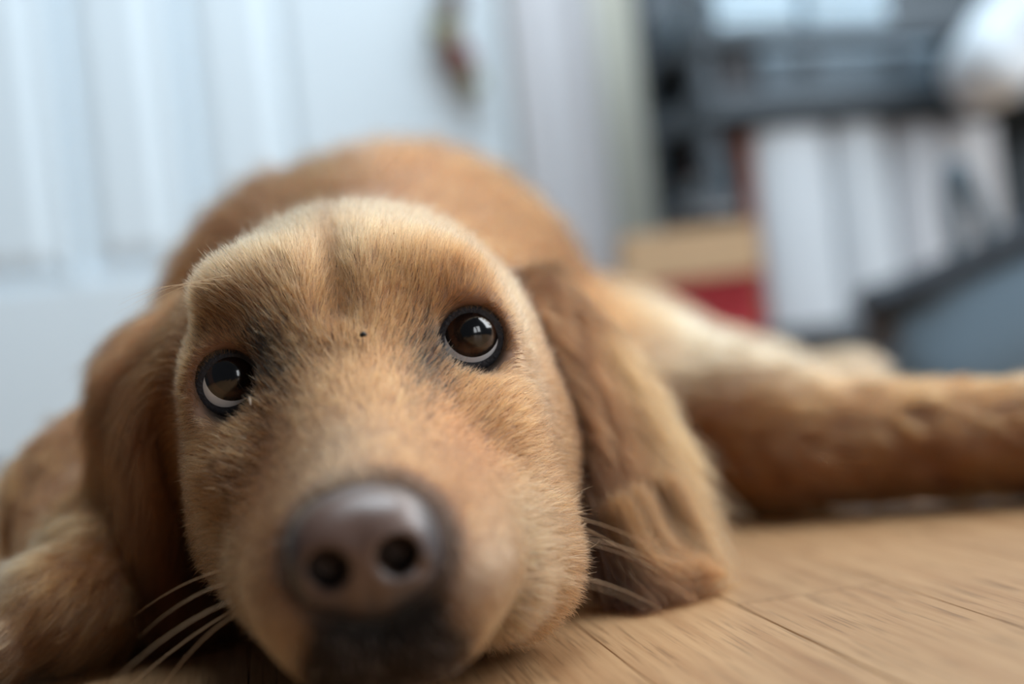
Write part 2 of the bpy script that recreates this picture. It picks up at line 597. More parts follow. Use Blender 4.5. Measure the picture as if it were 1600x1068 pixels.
# slate tote bag on the floor
YT = 1.24
pb = W(1520, 600, YT)
tx0, tx1 = W(1392, 560, YT).x, W(1392, 560, YT).x + 0.21
bagc = Vector(((tx0 + tx1) / 2, YT + 0.09, 0.0))
e = empty('tote_bag', bagc, math.radians(4))
tag(e, 'slumped slate-blue canvas tote bag on the floor by the binders', 'bag')
hb = 0.155
bm = bmesh.new()
nu, nv = 36, 14
rows = []
for j in range(nv + 1):
    f = j / nv
    row = []
    for i in range(nu):
        t = 2 * math.pi * i / nu
        sp = lambda c, q: math.copysign(abs(c) ** q, c)
        wx = 0.105 * (1.0 - 0.10 * f + 0.05 * math.sin(f * 6))
        wy = 0.085 * (1.0 - 0.35 * f * f)
        x = wx * sp(math.cos(t), 0.55) + 0.004 * math.sin(t * 5 + f * 7)
        y = wy * sp(math.sin(t), 0.55) + 0.004 * math.sin(t * 4 - f * 5)
        z = hb * f * (0.80 + 0.20 * (x / 0.1)) + 0.004 * math.sin(t * 3) * f
        row.append(bm.verts.new((x, y, max(0.0, z))))
    rows.append(row)
for j in range(nv):
    for i in range(nu):
        bm.faces.new((rows[j][i], rows[j][(i + 1) % nu], rows[j + 1][(i + 1) % nu], rows[j + 1][i]))
bm.faces.new(rows[0][::-1])
top_c = bm.verts.new((0, 0, hb * 0.72))
for i in range(nu):
    bm.faces.new((rows[nv][i], rows[nv][(i + 1) % nu], top_c))
rim_pts = [v.co.copy() for v in rows[nv]]
from_bm('bag_body', bm, M_slate, e, True)
tube('rim', rim_pts + rim_pts[:1], 0.014, M_slate_d, e, 8)
zt1 = W(1505, 262, YT).z
hp = bez((-0.026, -0.050, hb * 0.74), (-0.040, -0.052, zt1 + 0.03), (-0.016, -0.050, zt1 + 0.035), (0.006, -0.046, hb * 0.86), 18)
tube('handle', hp, 0.009, M_slate, e, 8)

# ornament hanging on the door
M_o1 = mat('dark_red_felt', srgb(74, 28, 24), 0.9, 0.1, 90)
M_o2 = mat('olive_felt', srgb(128, 124, 88), 0.9, 0.1, 90)
M_o3 = mat('russet_felt', srgb(110, 54, 42), 0.9, 0.1, 90)
M_str = mat('brown_cord', srgb(110, 92, 74), 0.9)
e = empty('hanging_ornament', (W(700, 40, 1.832).x, 1.832, W(700, 40, 1.832).z))
tag(e, 'blurred string of dark red, olive and russet pieces hanging on the white door', 'ornament')
chain = [(703, -42, 15, M_o2), (705, 4, 17, M_o1), (694, 48, 20, M_o2), (708, 76, 15, M_o3), (724, 98, 18, M_o3), (738, 128, 15, M_o2)]
for px, py, r, m_ in chain:
    q = W(px, py, 1.815) - e.location
    me = superellipsoid(r * .00098 * .95, r * .00098 * .8, r * .00098 * 1.15, 0.9, 0.9, 18, 12)
    for v in me.vertices:
        v.co *= 1 + 0.08 * math.sin(v.co.z * 600 + v.co.x * 500)
    b_ = link('bead', me, m_, e, True)
    b_.location = q
tube('cord', [W(702, -130, 1.826) - e.location, W(703, -42, 1.818) - e.location] +
     [W(a, b, 1.816) - e.location for a, b, r, m_ in chain[1:]], 0.0016, M_str, e, 6)
tube('hook', [W(702, -130, 1.840) - e.location, W(702, -132, 1.824) - e.location, W(702, -122, 1.820) - e.location], 0.0016, M_metal, e, 6)

# ================================================================= THE DOG (all lengths in cm, converted at the end)
FUR = 1.0
V3 = lambda *a: np.array(a, dtype=np.float64)
YAW, PITCH, HROLL = math.radians(4.6), math.radians(6.6), math.radians(4.15)
h_f = V3(math.sin(YAW) * math.cos(PITCH), -math.cos(YAW) * math.cos(PITCH), -math.sin(PITCH))
r0 = V3(math.cos(YAW), math.sin(YAW), 0)
u0 = np.cross(h_f, r0) * -1.0
if u0[2] < 0:
    u0 = -u0
h_r = r0 * math.cos(HROLL) + u0 * math.sin(HROLL)
h_u = u0 * math.cos(HROLL) - r0 * math.sin(HROLL)
HB = np.stack([h_r, h_f, h_u])            # rows: local x, y, z axes in the world
HE = V3(-5.13, 45.0, 9.84)                # mid point between the eyes


def nrm(v):
    return v / (np.linalg.norm(v, axis=1, keepdims=True) + 1e-9)


def to_l(P):
    return (P - HE) @ HB.T


def to_w(Q):
    return np.asarray(Q, dtype=np.float64) @ HB + HE


# ---- signed-distance primitives: (group, kind, frame, params, blend, op)
PR = []


def ell(g, c, r, k=1.2, fr='w', op='u', rot=None):
    PR.append((g, 'e', fr, (V3(*c), V3(*r), rot), k, op))


def cone(g, a, b, ra, rb, k=1.2, fr='w', op='u'):
    PR.append((g, 'c', fr, (V3(*a), V3(*b), ra, rb), k, op))


def prim_d(pr, P):
    g, kind, fr, q, k, op = pr
    if fr == 'l':
        P = to_l(P)
    if kind == 'e':
        c, r, rot = q
        p = P - c
        if rot is not None:
            p = p @ rot.T
        k0 = np.sqrt(((p / r) ** 2).sum(1))
        k1 = np.sqrt(((p / (r * r)) ** 2).sum(1)) + 1e-9
        return k0 * (k0 - 1.0) / k1
    if kind == 'p':
        pts, r = q
        lo, hi = pts.min(0), pts.max(0)
        far = np.sqrt((np.maximum(np.maximum(lo - P, P - hi), 0) ** 2).sum(1))
        out = far + 1.5
        ix = np.nonzero(far < 3.0)[0]
        p2 = (pts * pts).sum(1)
        for s0 in range(0, len(ix), 20000):
            q_ = P[ix[s0:s0 + 20000]]
            dd = (q_ * q_).sum(1)[:, None] + p2[None] - 2 * q_ @ pts.T
            out[ix[s0:s0 + 20000]] = np.sqrt(np.maximum(dd.min(1), 0)) - r
        return out
    a, b, ra, rb = q
    ab = b - a
    t = np.clip(((P - a) @ ab) / (ab @ ab), 0, 1)
    d = P - a - t[:, None] * ab
    return np.sqrt((d * d).sum(1)) - (ra + (rb - ra) * t)


def smin(a, b, k):
    h = np.maximum(k - np.abs(a - b), 0) / k
    return np.minimum(a, b) - h * h * k * 0.25


def smax(a, b, k):
    return -smin(-a, -b, k)


def prim_box(pr):
    g, kind, fr, q, k, op = pr
    if kind == 'e':
        c, r, rot = q
        if fr == 'l':
            c = to_w(c); m = np.abs(HB.T) @ r if rot is None else np.full(3, r.max())
        else:
            m = r if rot is None else np.full(3, r.max())
        return c - m, c + m
    if kind == 'p':
        return q[0].min(0) - q[1], q[0].max(0) + q[1]
    a, b, ra, rb = q
    if fr == 'l':
        a, b = to_w(a), to_w(b)
    m = max(ra, rb)
    return np.minimum(a, b) - m, np.maximum(a, b) + m


EYE_R = 1.34
eye_dir = {s: (lambda v: v / np.linalg.norm(v))(V3(s * 0.10, 1, 0.08)) for s in (-1, 1)}
eye_c = {s: V3(s * 3.9, 0.3, 0.0) - 1.30 * eye_dir[s] for s in (-1, 1)}

# head (local frame: x image-right, y along the muzzle, z up)
ell('head', (0, -6.2, -0.3), (5.7, 7.6, 4.9), 1.0, 'l')
ell('head', (0, -2.0, 0.6), (4.3, 3.7, 3.3), 2.0, 'l')
for s in (-1, 1):
    lift = 0.35 if s < 0 else 0.0
    ell('head', (s * 2.9, -0.95 - 0.35 * (s < 0), 1.95 + 2.2 * lift), (1.6, 1.3, 1.05), 1.6 - 0.3 * (s < 0), 'l')
    ell('head', (s * 4.2, -4.6, -3.2), (2.2, 4.6, 4.0), 2.0, 'l')
    ell('head', (s * 3.5, 0.4, -3.0), (2.0, 2.8, 2.2), 1.8, 'l')
    if s > 0:
        cone('head', (3.9, -4.5, -4.6), (3.5, 1.2, -7.0), 2.5, 1.9, 2.2, 'l')
        cone('head', (3.5, 1.2, -7.0), (2.9, 4.0, -6.6), 1.9, 1.7, 2.0, 'l')
    else:
        ell('head', (-3.6, -1.6, -5.4), (2.0, 3.8, 2.0), 1.8, 'l')
    ell('head', (s * 1.9 - 0.12 * (s < 0) * -2, 6.6, -4.8), (2.0, 4.4, 2.2), 1.0, 'l')
    ell('head', (s * 2.5, 2.2, -5.2), (2.1, 4.2, 2.6), 1.4, 'l')
    ell('head', (s * 1.05, 9.0, -5.9), (1.5, 1.9, 1.5), 0.8, 'l')
cone('head', (0, -1.0, -1.3), (0, 8.4, -3.55), 3.0, 2.1, 1.8, 'l')
cone('head', (0, -4, -5.8), (0, 7.6, -6.6), 2.7, 1.5, 1.2, 'l')
for s in (-1, 1):
    ell('head', eye_c[s], (1.65, 1.65, 1.65), 1.1, 'l')
cone('head', (0, 1.9, 1.9), (0, -3.2, 5.6), 0.12, 0.3, 1.2, 'l', 's')          # furrow
cone('head', (0, 10.9, -5.4), (0, 11.4, -6.8), 0.1, 0.15, 0.4, 'l', 's')        # lip cleft
# ears
ER = [(0.5, 53.8, 11.9), (1.6, 53.2, 7.9), (2.3, 52.0, 3.4), (3.2, 50.6, 1.0)]
ERB = [(1.2, 58.2, 11.8), (3.9, 57.4, 8.8), (5.4, 56.4, 5.0), (5.4, 53.4, 1.1)]
EL = [(-9.5, 48.9, 11.7), (-11.9, 48.8, 8.5), (-12.6, 50.6, 4.2), (-13.2, 52.0, 1.1)]
ELB = [(-12.0, 57.6, 12.4), (-15.6, 57.4, 10.6), (-16.2, 57.0, 5.2), (-15.4, 55.2, 1.1)]


def crom(pts, t):
    p = np.array(pts, float); n = len(p)
    p = np.concatenate([[2 * p[0] - p[1]], p, [2 * p[-1] - p[-2]]])
    x = np.clip(t, 0, 1) * (n - 1)
    k = np.minimum(x.astype(int), n - 2); f = (x - k)[:, None]
    a, b_, c, e = p[k], p[k + 1], p[k + 2], p[k + 3]
    return 0.5 * (2 * b_ + (c - a) * f + (2 * a - 5 * b_ + 4 * c - e) * f ** 2 + (3 * b_ - a - 3 * c + e) * f ** 3)


def ear_patch(A, B, side, nu=26, nv=60):
    v = np.linspace(0, 1, nv)
    a, b_ = crom(A, v), crom(B, v)
    out = []
    for u in np.linspace(0, 1, nu):
        p = a * (1 - u) + b_ * u
        ac = b_ - a
        nn = nrm(np.cross(ac, np.array([0, 0, 1.0])[None]))
        nn *= np.sign(nn[:, :1] * side)
        bulge = math.sin(math.pi * u) * 0.5 + 0.18 * math.sin(u * 9 + 1)
        out.append(p + nn * (bulge * np.sin(np.pi * np.clip(v * 0.9 + 0.1, 0, 1)))[:, None])
    return np.concatenate(out)


PR.append(('ear', 'p', 'w', (ear_patch(ER, ERB, 1), 0.55), 1.3, 'u'))
PR.append(('ear', 'p', 'w', (ear_patch(EL, ELB, -1), 0.55), 1.8, 'u'))
# neck, chest, trunk
cone('body', (-5.5, 60, 8.5), (-6.0, 76, 10.5), 6.2, 9.5, 2.5)
ell('body', (-5.5, 58.5, 4.0), (8.0, 7.5, 4.2), 2.5)
ell('body', (-7.2, 90, 9.8), (12.2, 19, 12.6), 4)
ell('body', (-12.2, 77, 8.0), (6.6, 10, 10.4), 3)
ell('body', (2.0, 78, 5.6), (8.0, 10, 6.2), 3)
ell('body', (0, 108, 6.8), (13, 17, 7.4), 4)
ell('body', (-6.0, 92, 16.0), (6.0, 10, 5.6), 3)
ell('body', (-12.3, 80, 19.0), (2.0, 2.6, 1.6), 0.8)
# far (image-right) foreleg, stretched out sideways
cone('leg_r', (4.5, 78, 6.2), (12.5, 70, 4.0), 5.4, 3.5, 2.5)
cone('leg_r', (12.5, 69, 3.5), (24.5, 65.0, 2.9), 3.0, 2.4, 1.5)
cone('leg_r', (24.0, 65.2, 2.9), (28.0, 63.2, 2.5), 2.5, 2.2, 1.0)
ell('leg_r', (31.0, 62.2, 2.0), (3.6, 2.7, 2.0), 1.2)
for dy, dx in ((-1.9, 2.0), (-0.7, 3.1), (0.7, 3.2), (1.9, 2.3)):
    ell('leg_r', (31.1 + dx, 62.0 + dy, 1.35), (1.7, 0.85, 1.3), 0.5)
# hind leg, behind
cone('leg_h', (8, 108, 6), (17, 104, 4.2), 6.5, 4.0, 3)
cone('leg_h', (17, 104, 3.8), (22, 105.5, 3.6), 3.4, 2.6, 1.5)
ell('leg_h', (24.5, 106, 3.6), (3.0, 2.4, 2.8), 1.2)
# near (image-left) foreleg, elbow behind the ear and paw beside the cheek
cone('leg_l', (-13, 74, 7.5), (-19.0, 63, 4.7), 6.0, 3.9, 2.5)
cone('leg_l', (-19.2, 62, 3.7), (-16.2, 53.5, 2.7), 3.3, 2.35, 1.2)
ell('leg_l', (-17.0, 50.8, 2.1), (2.9, 3.0, 2.1), 1.0)
for q in ((-19.3, 52.2, 1.5), (-20.0, 50.8, 1.45), (-19.7, 49.3, 1.4), (-18.4, 48.3, 1.35)):
    ell('leg_l', q, (1.25, 1.35, 1.3), 0.5)
# eye openings, carved last
OPEN = math.radians(47)
for s in (-1, 1):
    e_, c_ = eye_dir[s], eye_c[s]
    cone('head', c_ + e_ * 0.3, c_ + e_ * 1.9, 0.82, 1.33, 0.3, 'l', 's')


def group_sdf(g, P):
    d = np.full(len(P), 50.0)
    for pr in PR:
        if pr[0] != g:
            continue
        q = prim_d(pr, P)
        d = smin(d, q, pr[4]) if pr[5] == 'u' else smax(d, -q, pr[4])
    return d


def axis(lo, hi, f0, f1, fine, coarse):
    a = [f0]
    st = fine
    while a[-1] > lo:
        st = min(coarse, st * 1.18); a.append(a[-1] - st)
    a = a[::-1]
    a += list(np.arange(f0 + fine, f1, fine))
    st = fine
    while a[-1] < hi:
        st = min(coarse, st * 1.18); a.append(a[-1] + st)
    return np.array(a)


def surface_nets(F, xs, ys, zs):
    ins = F < 0
    nx, ny, nz = F.shape
    c = np.zeros((nx - 1, ny - 1, nz - 1), np.int8)
    offs = [(i, j, k) for i in (0, 1) for j in (0, 1) for k in (0, 1)]
    for i, j, k in offs:
        c += ins[i:nx - 1 + i, j:ny - 1 + j, k:nz - 1 + k]
    act = (c > 0) & (c < 8)
    I, J, K = np.nonzero(act)
    idx = -np.ones(act.shape, np.int64)
    idx[I, J, K] = np.arange(len(I))
    acc = np.zeros((len(I), 3)); cnt = np.zeros(len(I))
    X = lambda i, j, k: np.stack([xs[I + i], ys[J + j], zs[K + k]], 1)
    for a in offs:
        for ax in range(3):
            if a[ax]:
                continue
            b = list(a); b[ax] = 1
            fa = F[I + a[0], J + a[1], K + a[2]]; fb = F[I + b[0], J + b[1], K + b[2]]
            m = (fa < 0) != (fb < 0)
            t = np.where(m, fa / np.where(m, fa - fb, 1), 0)
            p = X(*a) * (1 - t)[:, None] + X(*b) * t[:, None]
            acc[m] += p[m]; cnt[m] += 1
    V = acc / cnt[:, None]
    Q = []
    for ax in range(3):
        o1, o2 = (ax + 1) % 3, (ax + 2) % 3
        sl0 = [slice(None)] * 3; sl1 = [slice(None)] * 3
        sl0[ax] = slice(0, -1); sl1[ax] = slice(1, None)
        A, B = ins[tuple(sl0)], ins[tuple(sl1)]
        ch = A != B
        e = np.stack(np.nonzero(ch), 1)
        ok = np.ones(len(e), bool)
        for o in (o1, o2):
            ok &= (e[:, o] > 0) & (e[:, o] < F.shape[o] - 1)
        e = e[ok]
        d1 = np.zeros(3, int); d1[o1] = 1
        d2 = np.zeros(3, int); d2[o2] = 1
        q = [idx[tuple((e - d1 - d2).T)], idx[tuple((e - d2).T)], idx[tuple(e.T)], idx[tuple((e - d1).T)]]
        q = np.stack(q, 1)
        fl = ~A[tuple(e.T)]
        q[fl] = q[fl][:, ::-1]
        Q.append(q)
    return V, np.concatenate(Q)


def build_field(prs, xs, ys, zs):
    F = np.full((len(xs), len(ys), len(zs)), 8.0)
    for pr in prs:
        lo, hi = prim_box(pr)
        m = pr[4] + 2.0
        i0, i1 = np.searchsorted(xs, lo[0] - m), np.searchsorted(xs, hi[0] + m)
        j0, j1 = np.searchsorted(ys, lo[1] - m), np.searchsorted(ys, hi[1] + m)
        k0, k1 = np.searchsorted(zs, lo[2] - m), np.searchsorted(zs, hi[2] + m)
        if i1 <= i0 or j1 <= j0 or k1 <= k0:
            continue
        g = np.stack(np.meshgrid(xs[i0:i1], ys[j0:j1], zs[k0:k1], indexing='ij'), -1)
        d = prim_d(pr, g.reshape(-1, 3)).reshape(g.shape[:3])
        sub = F[i0:i1, j0:j1, k0:k1]
        F[i0:i1, j0:j1, k0:k1] = smin(sub, d, pr[4]) if pr[5] == 'u' else smax(sub, -d, pr[4])
    return F


def np_mesh(name, V, Q, m, parent, scale=CM, smooth=True):
    me = bpy.data.meshes.new(name)
    k = Q.shape[1]
    me.vertices.add(len(V)); me.loops.add(Q.size); me.polygons.add(len(Q))
    me.vertices.foreach_set('co', (V * scale).astype(np.float32).ravel())
    me.loops.foreach_set('vertex_index', Q.astype(np.int32).ravel())
    me.polygons.foreach_set('loop_start', np.arange(0, Q.size, k, dtype=np.int32))
    me.polygons.foreach_set('use_smooth', np.ones(len(Q), bool))
    me.update(calc_edges=True)
    me.validate()
    return link(name, me, m, parent)


def relax(V, Q, it=2, w=0.5):
    e = np.concatenate([Q[:, [0, 1]], Q[:, [1, 2]], Q[:, [2, 3]], Q[:, [3, 0]]])
    for i in range(it):
        for ww in (w, -w * 1.03):
            S_ = np.zeros_like(V); n = np.zeros(len(V))
            for a, b in ((0, 1), (1, 0)):
                for k in range(3):
                    S_[:, k] += np.bincount(e[:, a], V[e[:, b], k], len(V))
                n += np.bincount(e[:, a], minlength=len(V))
            V = V + ww * (S_ / n[:, None] - V)
    return V


def vnormals(V, Q):
    n = np.cross(V[Q[:, 2]] - V[Q[:, 0]], V[Q[:, 3]] - V[Q[:, 1]])
    N = np.zeros_like(V)
    for k in range(4):
        for c in range(3):
            N[:, c] += np.bincount(Q[:, k], n[:, c], len(V))
    return N / (np.linalg.norm(N, axis=1, keepdims=True) + 1e-12)


_sn = {}


def sn(P, freq, seed, n=6):
    """smooth cheap noise in -1..1"""
    if seed not in _sn:
        g = np.random.default_rng(seed)
        _sn[seed] = (nrm(g.normal(size=(n, 3))) * g.uniform(0.6, 1.6, (n, 1)), g.uniform(0, 6.28, n))
    D, ph = _sn[seed]
    return np.sin(P @ D.T * freq + ph).sum(1) / math.sqrt(n) * 0.8


def lin(r, g, b):
    return np.array(srgb(r, g, b)[:3])


def mixc(C, col, w):
    w = np.clip(w, 0, 1)[:, None]
    return C * (1 - w) + np.asarray(col)[None] * w


def sstep(x, a, b):
    t = np.clip((x - a) / (b - a), 0, 1)
    return t * t * (3 - 2 * t)


GROUPS = ('head', 'ear', 'body', 'leg_r', 'leg_h', 'leg_l')


def weights(P):
    D = np.stack([group_sdf(g, P) for g in GROUPS], 1)
    w = np.exp(-np.clip(D - D.min(1, keepdims=True), 0, 30) / 0.5)
    return w / w.sum(1, keepdims=True)


C_GOLD = lin(188, 114, 58)
C_FACE = lin(190, 126, 78)
C_RED = lin(142, 74, 34)
C_PALE = lin(222, 178, 138)
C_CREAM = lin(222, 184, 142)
C_DARK = lin(26, 23, 25)
C_BROWN = lin(82, 47, 26)


def coat_colour(P, w):
    Q = to_l(P)
    n1 = sn(P, 0.55, 1); n2 = sn(P, 1.6, 2)
    C = np.repeat(C_GOLD[None], len(P), 0)
    wh, we = w[:, 0], w[:, 1]
    C = mixc(C, C_FACE, wh)
    # face markings
    ax = np.abs(Q[:, 0])
    C = mixc(C, C_PALE, wh * 0.55 * sstep(Q[:, 1], 0, 7) * sstep(-Q[:, 2], 2.6, 5.0))           # lips
    C = mixc(C, C_PALE, wh * 0.35 * sstep(Q[:, 2], 2.0, 4.5))                                    # crown
    C = mixc(C, C_BROWN, wh * 0.22 * np.exp(-(ax / 0.45) ** 2) * sstep(Q[:, 2], 1.2, 3.0))      # furrow hair
    C = mixc(C, C_RED, wh * 0.35 * sstep(ax, 1.2, 2.6) * sstep(Q[:, 1], 1.5, 5.0) * sstep(Q[:, 2], -4.5, -2.5))
    C = mixc(C, C_RED, wh * 0.30 * sstep(-Q[:, 1], 2.5, 6) * sstep(-Q[:, 2], 0, 3))
    for s in (-1, 1):
        e = Q - (eye_c[s] + eye_dir[s] * 1.2)
        d = np.linalg.norm(e, axis=1)
        inner = np.exp(-(((e[:, 0] * s + 1.35) / 0.62) ** 2 + ((e[:, 2] + (0.1 if s > 0 else -0.75)) / (0.75 if s > 0 else 0.8)) ** 2))
        low = np.clip((-0.5 * e[:, 0] * s - 0.86 * e[:, 2]) / (d + 1e-6), 0, 1)
        C = mixc(C, C_DARK, wh * 0.9 * (1 - sstep(d - 0.30 * low, 0.95, 1.2)))
        C = mixc(C, C_DARK, wh * 0.3 * inner)
        up = np.exp(-(((e[:, 0] * s + 0.35) / 0.8) ** 2 + ((e[:, 2] - 1.75) / 0.75) ** 2))
        C = mixc(C, C_BROWN, wh * 0.22 * up)
    cheek = np.exp(-((ax - 4.6) / 1.1) ** 2 - ((Q[:, 2] + 2.9) / 1.6) ** 2) * sstep(-Q[:, 1], -1.5, 1)
    C = mixc(C, lin(232, 198, 166), wh * 0.8 * cheek)
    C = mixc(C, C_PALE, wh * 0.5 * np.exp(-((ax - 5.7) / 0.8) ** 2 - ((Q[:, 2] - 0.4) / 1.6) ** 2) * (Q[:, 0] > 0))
    C = mixc(C, C_BROWN, wh * 0.32 * np.exp(-((Q[:, 0] + 0.05) / 0.32) ** 2) * sstep(Q[:, 2], -1.6, -0.6) * (1 - sstep(Q[:, 1], 2.0, 3.5)))
    # dark front lip under the nose, dark edge round the nose
    nose_d = np.sqrt(((Q - V3(0, 10.3, -3.6)) / V3(1.1, 1, 1.05)) ** 2 @ np.ones(3))
    C = mixc(C, lin(96, 74, 62), wh * 0.85 * (1 - sstep(nose_d, 1.95, 2.25)))
    lip = sstep(Q[:, 1], 7.6, 8.8) * sstep(-Q[:, 2], 4.3, 5.1) * (1 - sstep(ax + 0.35 * sn(P, 2.2, 15), 1.6, 2.9))
    C = mixc(C, C_DARK * 0.8, wh * 0.96 * lip)
    C = mixc(C, C_CREAM, wh * 0.6 * np.exp(-((Q[:, 0] - 3.0) / 0.8) ** 2 - ((Q[:, 2] + 6.6) / 0.9) ** 2) * sstep(Q[:, 1], 2, 4))
    bridge = np.exp(-((Q[:, 0] + 0.3) / 1.0) ** 2) * sstep(Q[:, 1], 5.5, 8.2) * sstep(Q[:, 2], -3.4, -2.2)
    C = mixc(C, lin(186, 144, 108), wh * 0.6 * bridge)
    # ears
    C = mixc(C, lin(160, 96, 50), we * 0.85)
    C = mixc(C, lin(96, 54, 26), we * np.clip(0.20 + 0.45 * sn(P * V3(1, 1, 0.25), 1.5, 5), 0, 0.8))
    C = C * (1 - (we * (P[:, 0] < -4))[:, None] * V3(0.34, 0.45, 0.52)[None])  # image-left ear redder and darker, the shade on that side painted in
    edge = 1 - sstep(P[:, 0] - (0.9 + (11.4 - P[:, 2]) * 0.16) + 0.5 * sn(P * V3(1, 1, 0.2), 1.8, 8), 1.0, 3.2)
    C = mixc(C, lin(70, 38, 18), we * 0.8 * edge * (P[:, 0] > -4))  # dark front hair, with the shadow beside the cheek painted in
    C = mixc(C, lin(206, 146, 90), we * 0.45 * (1 - edge) * (P[:, 0] > -4))  # outer part paler, its lit side painted in
    # trunk
    wb = w[:, 2]
    C = mixc(C, lin(146, 90, 48), wb * sstep(P[:, 2], 8, 17) * 0.9)
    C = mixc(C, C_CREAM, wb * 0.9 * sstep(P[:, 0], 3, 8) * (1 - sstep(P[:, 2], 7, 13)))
    C = mixc(C, C_RED, wb * 0.5 * sstep(-P[:, 0], 8, 14))
    # legs
    wr, wk, wl = w[:, 3], w[:, 4], w[:, 5]
    C = mixc(C, lin(170, 106, 56), wr * 0.9)
    C = mixc(C, C_CREAM, wr * 0.95 * sstep(P[:, 1] - (69.5 - 0.34 * (P[:, 0] - 12)), 0.3, 2.6))
    C = mixc(C, C_CREAM, wr * 0.8 * sstep(P[:, 0], 21.5, 25) * sstep(P[:, 2], 2.0, 4.0))  # pale paw and wrist, their lit top painted in
    C = mixc(C, C_CREAM, wr * 0.8 * sstep(P[:, 2], 5.5, 8.5) * sstep(P[:, 0], 3, 8))  # pale fur on the upper arm, with its highlight painted in
    C = mixc(C, C_CREAM, wk * 0.8)
    C = mixc(C, lin(158, 102, 58), wl * 0.8)
    C = mixc(C, lin(214, 180, 144), wl * 0.7 * sstep(-P[:, 0], 16.5, 19.5) * (1 - sstep(P[:, 1], 52, 57)))
    C = C * (1 + 0.07 * n1 + 0.06 * n2 + 0.05 * sn(P, 4.2, 6))[:, None]
    return np.clip(C, 0.001, 1)


# ---------------------------------------------------------------- body mesh
dog = empty('dog', (-0.05, 0.80, 0.0))
tag(dog, 'golden retriever lying with its chin flat on the wood floor, looking up', 'dog')
DOG_OFF = np.array([-5.0, 80.0, 0.0])

xs = axis(-26, 38, -16.6, 6.6, 0.22, 0.8)
ys = axis(30, 128, 33.0, 58.6, 0.22, 0.9)
zs = axis(-1.2, 24, 0.2, 15.4, 0.22, 0.7)
F = build_field(PR, xs, ys, zs)
F = np.maximum(F, (0.12 - zs)[None, None, :])
BV, BQ = surface_nets(F, xs, ys, zs)
BV = relax(BV, BQ, 3)
BV[:, 2] = np.maximum(BV[:, 2], 0.06)
BN = vnormals(BV, BQ)

M_coat = bpy.data.materials.new('golden_skin')
M_coat.use_nodes = True
nt = M_coat.node_tree
at = nt.nodes.new('ShaderNodeAttribute'); at.attribute_name = 'coat'
hs_ = nt.nodes.new('ShaderNodeHueSaturation'); hs_.inputs['Value'].default_value = 0.5; hs_.inputs['Saturation'].default_value = 0.82
nt.links.new(at.outputs['Color'], hs_.inputs['Color'])
nt.links.new(hs_.outputs['Color'], nt.nodes['Principled BSDF'].inputs['Base Color'])
nt.nodes['Principled BSDF'].inputs['Roughness'].default_value = 0.8

body = np_mesh('body', BV - DOG_OFF, BQ, M_coat, dog)
BW = weights(BV)
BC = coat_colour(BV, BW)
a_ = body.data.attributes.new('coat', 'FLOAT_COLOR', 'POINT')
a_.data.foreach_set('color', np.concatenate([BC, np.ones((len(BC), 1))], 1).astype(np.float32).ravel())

# ---------------------------------------------------------------- fur
M_fur = bpy.data.materials.new('golden_fur')
M_fur.use_nodes = True
nt = M_fur.node_tree
at = nt.nodes.new('ShaderNodeAttribute'); at.attribute_name = 'coat'
nt.nodes.remove(nt.nodes['Principled BSDF'])
hb_ = nt.nodes.new('ShaderNodeBsdfHairPrincipled')
hb_.model = 'CHIANG'
hb_.parametrization = 'COLOR'
hb_.inputs['Roughness'].default_value = 0.38
hb_.inputs['Radial Roughness'].default_value = 0.55
hb_.inputs['Coat'].default_value = 0.0
hb_.inputs['IOR'].default_value = 1.38
gm_ = nt.nodes.new('ShaderNodeGamma'); gm_.inputs['Gamma'].default_value = 1.15
hv_ = nt.nodes.new('ShaderNodeHueSaturation'); hv_.inputs['Hue'].default_value = 0.502; hv_.inputs['Saturation'].default_value = 0.97; hv_.inputs['Value'].default_value = 0.68
nt.links.new(at.outputs['Color'], gm_.inputs['Color'])
nt.links.new(gm_.outputs['Color'], hv_.inputs['Color'])
nt.links.new(hv_.outputs['Color'], hb_.inputs['Color'])
nt.links.new(hb_.outputs[0], nt.nodes['Material Output'].inputs['Surface'])
scene.cycles_curves.shape = 'RIBBONS'


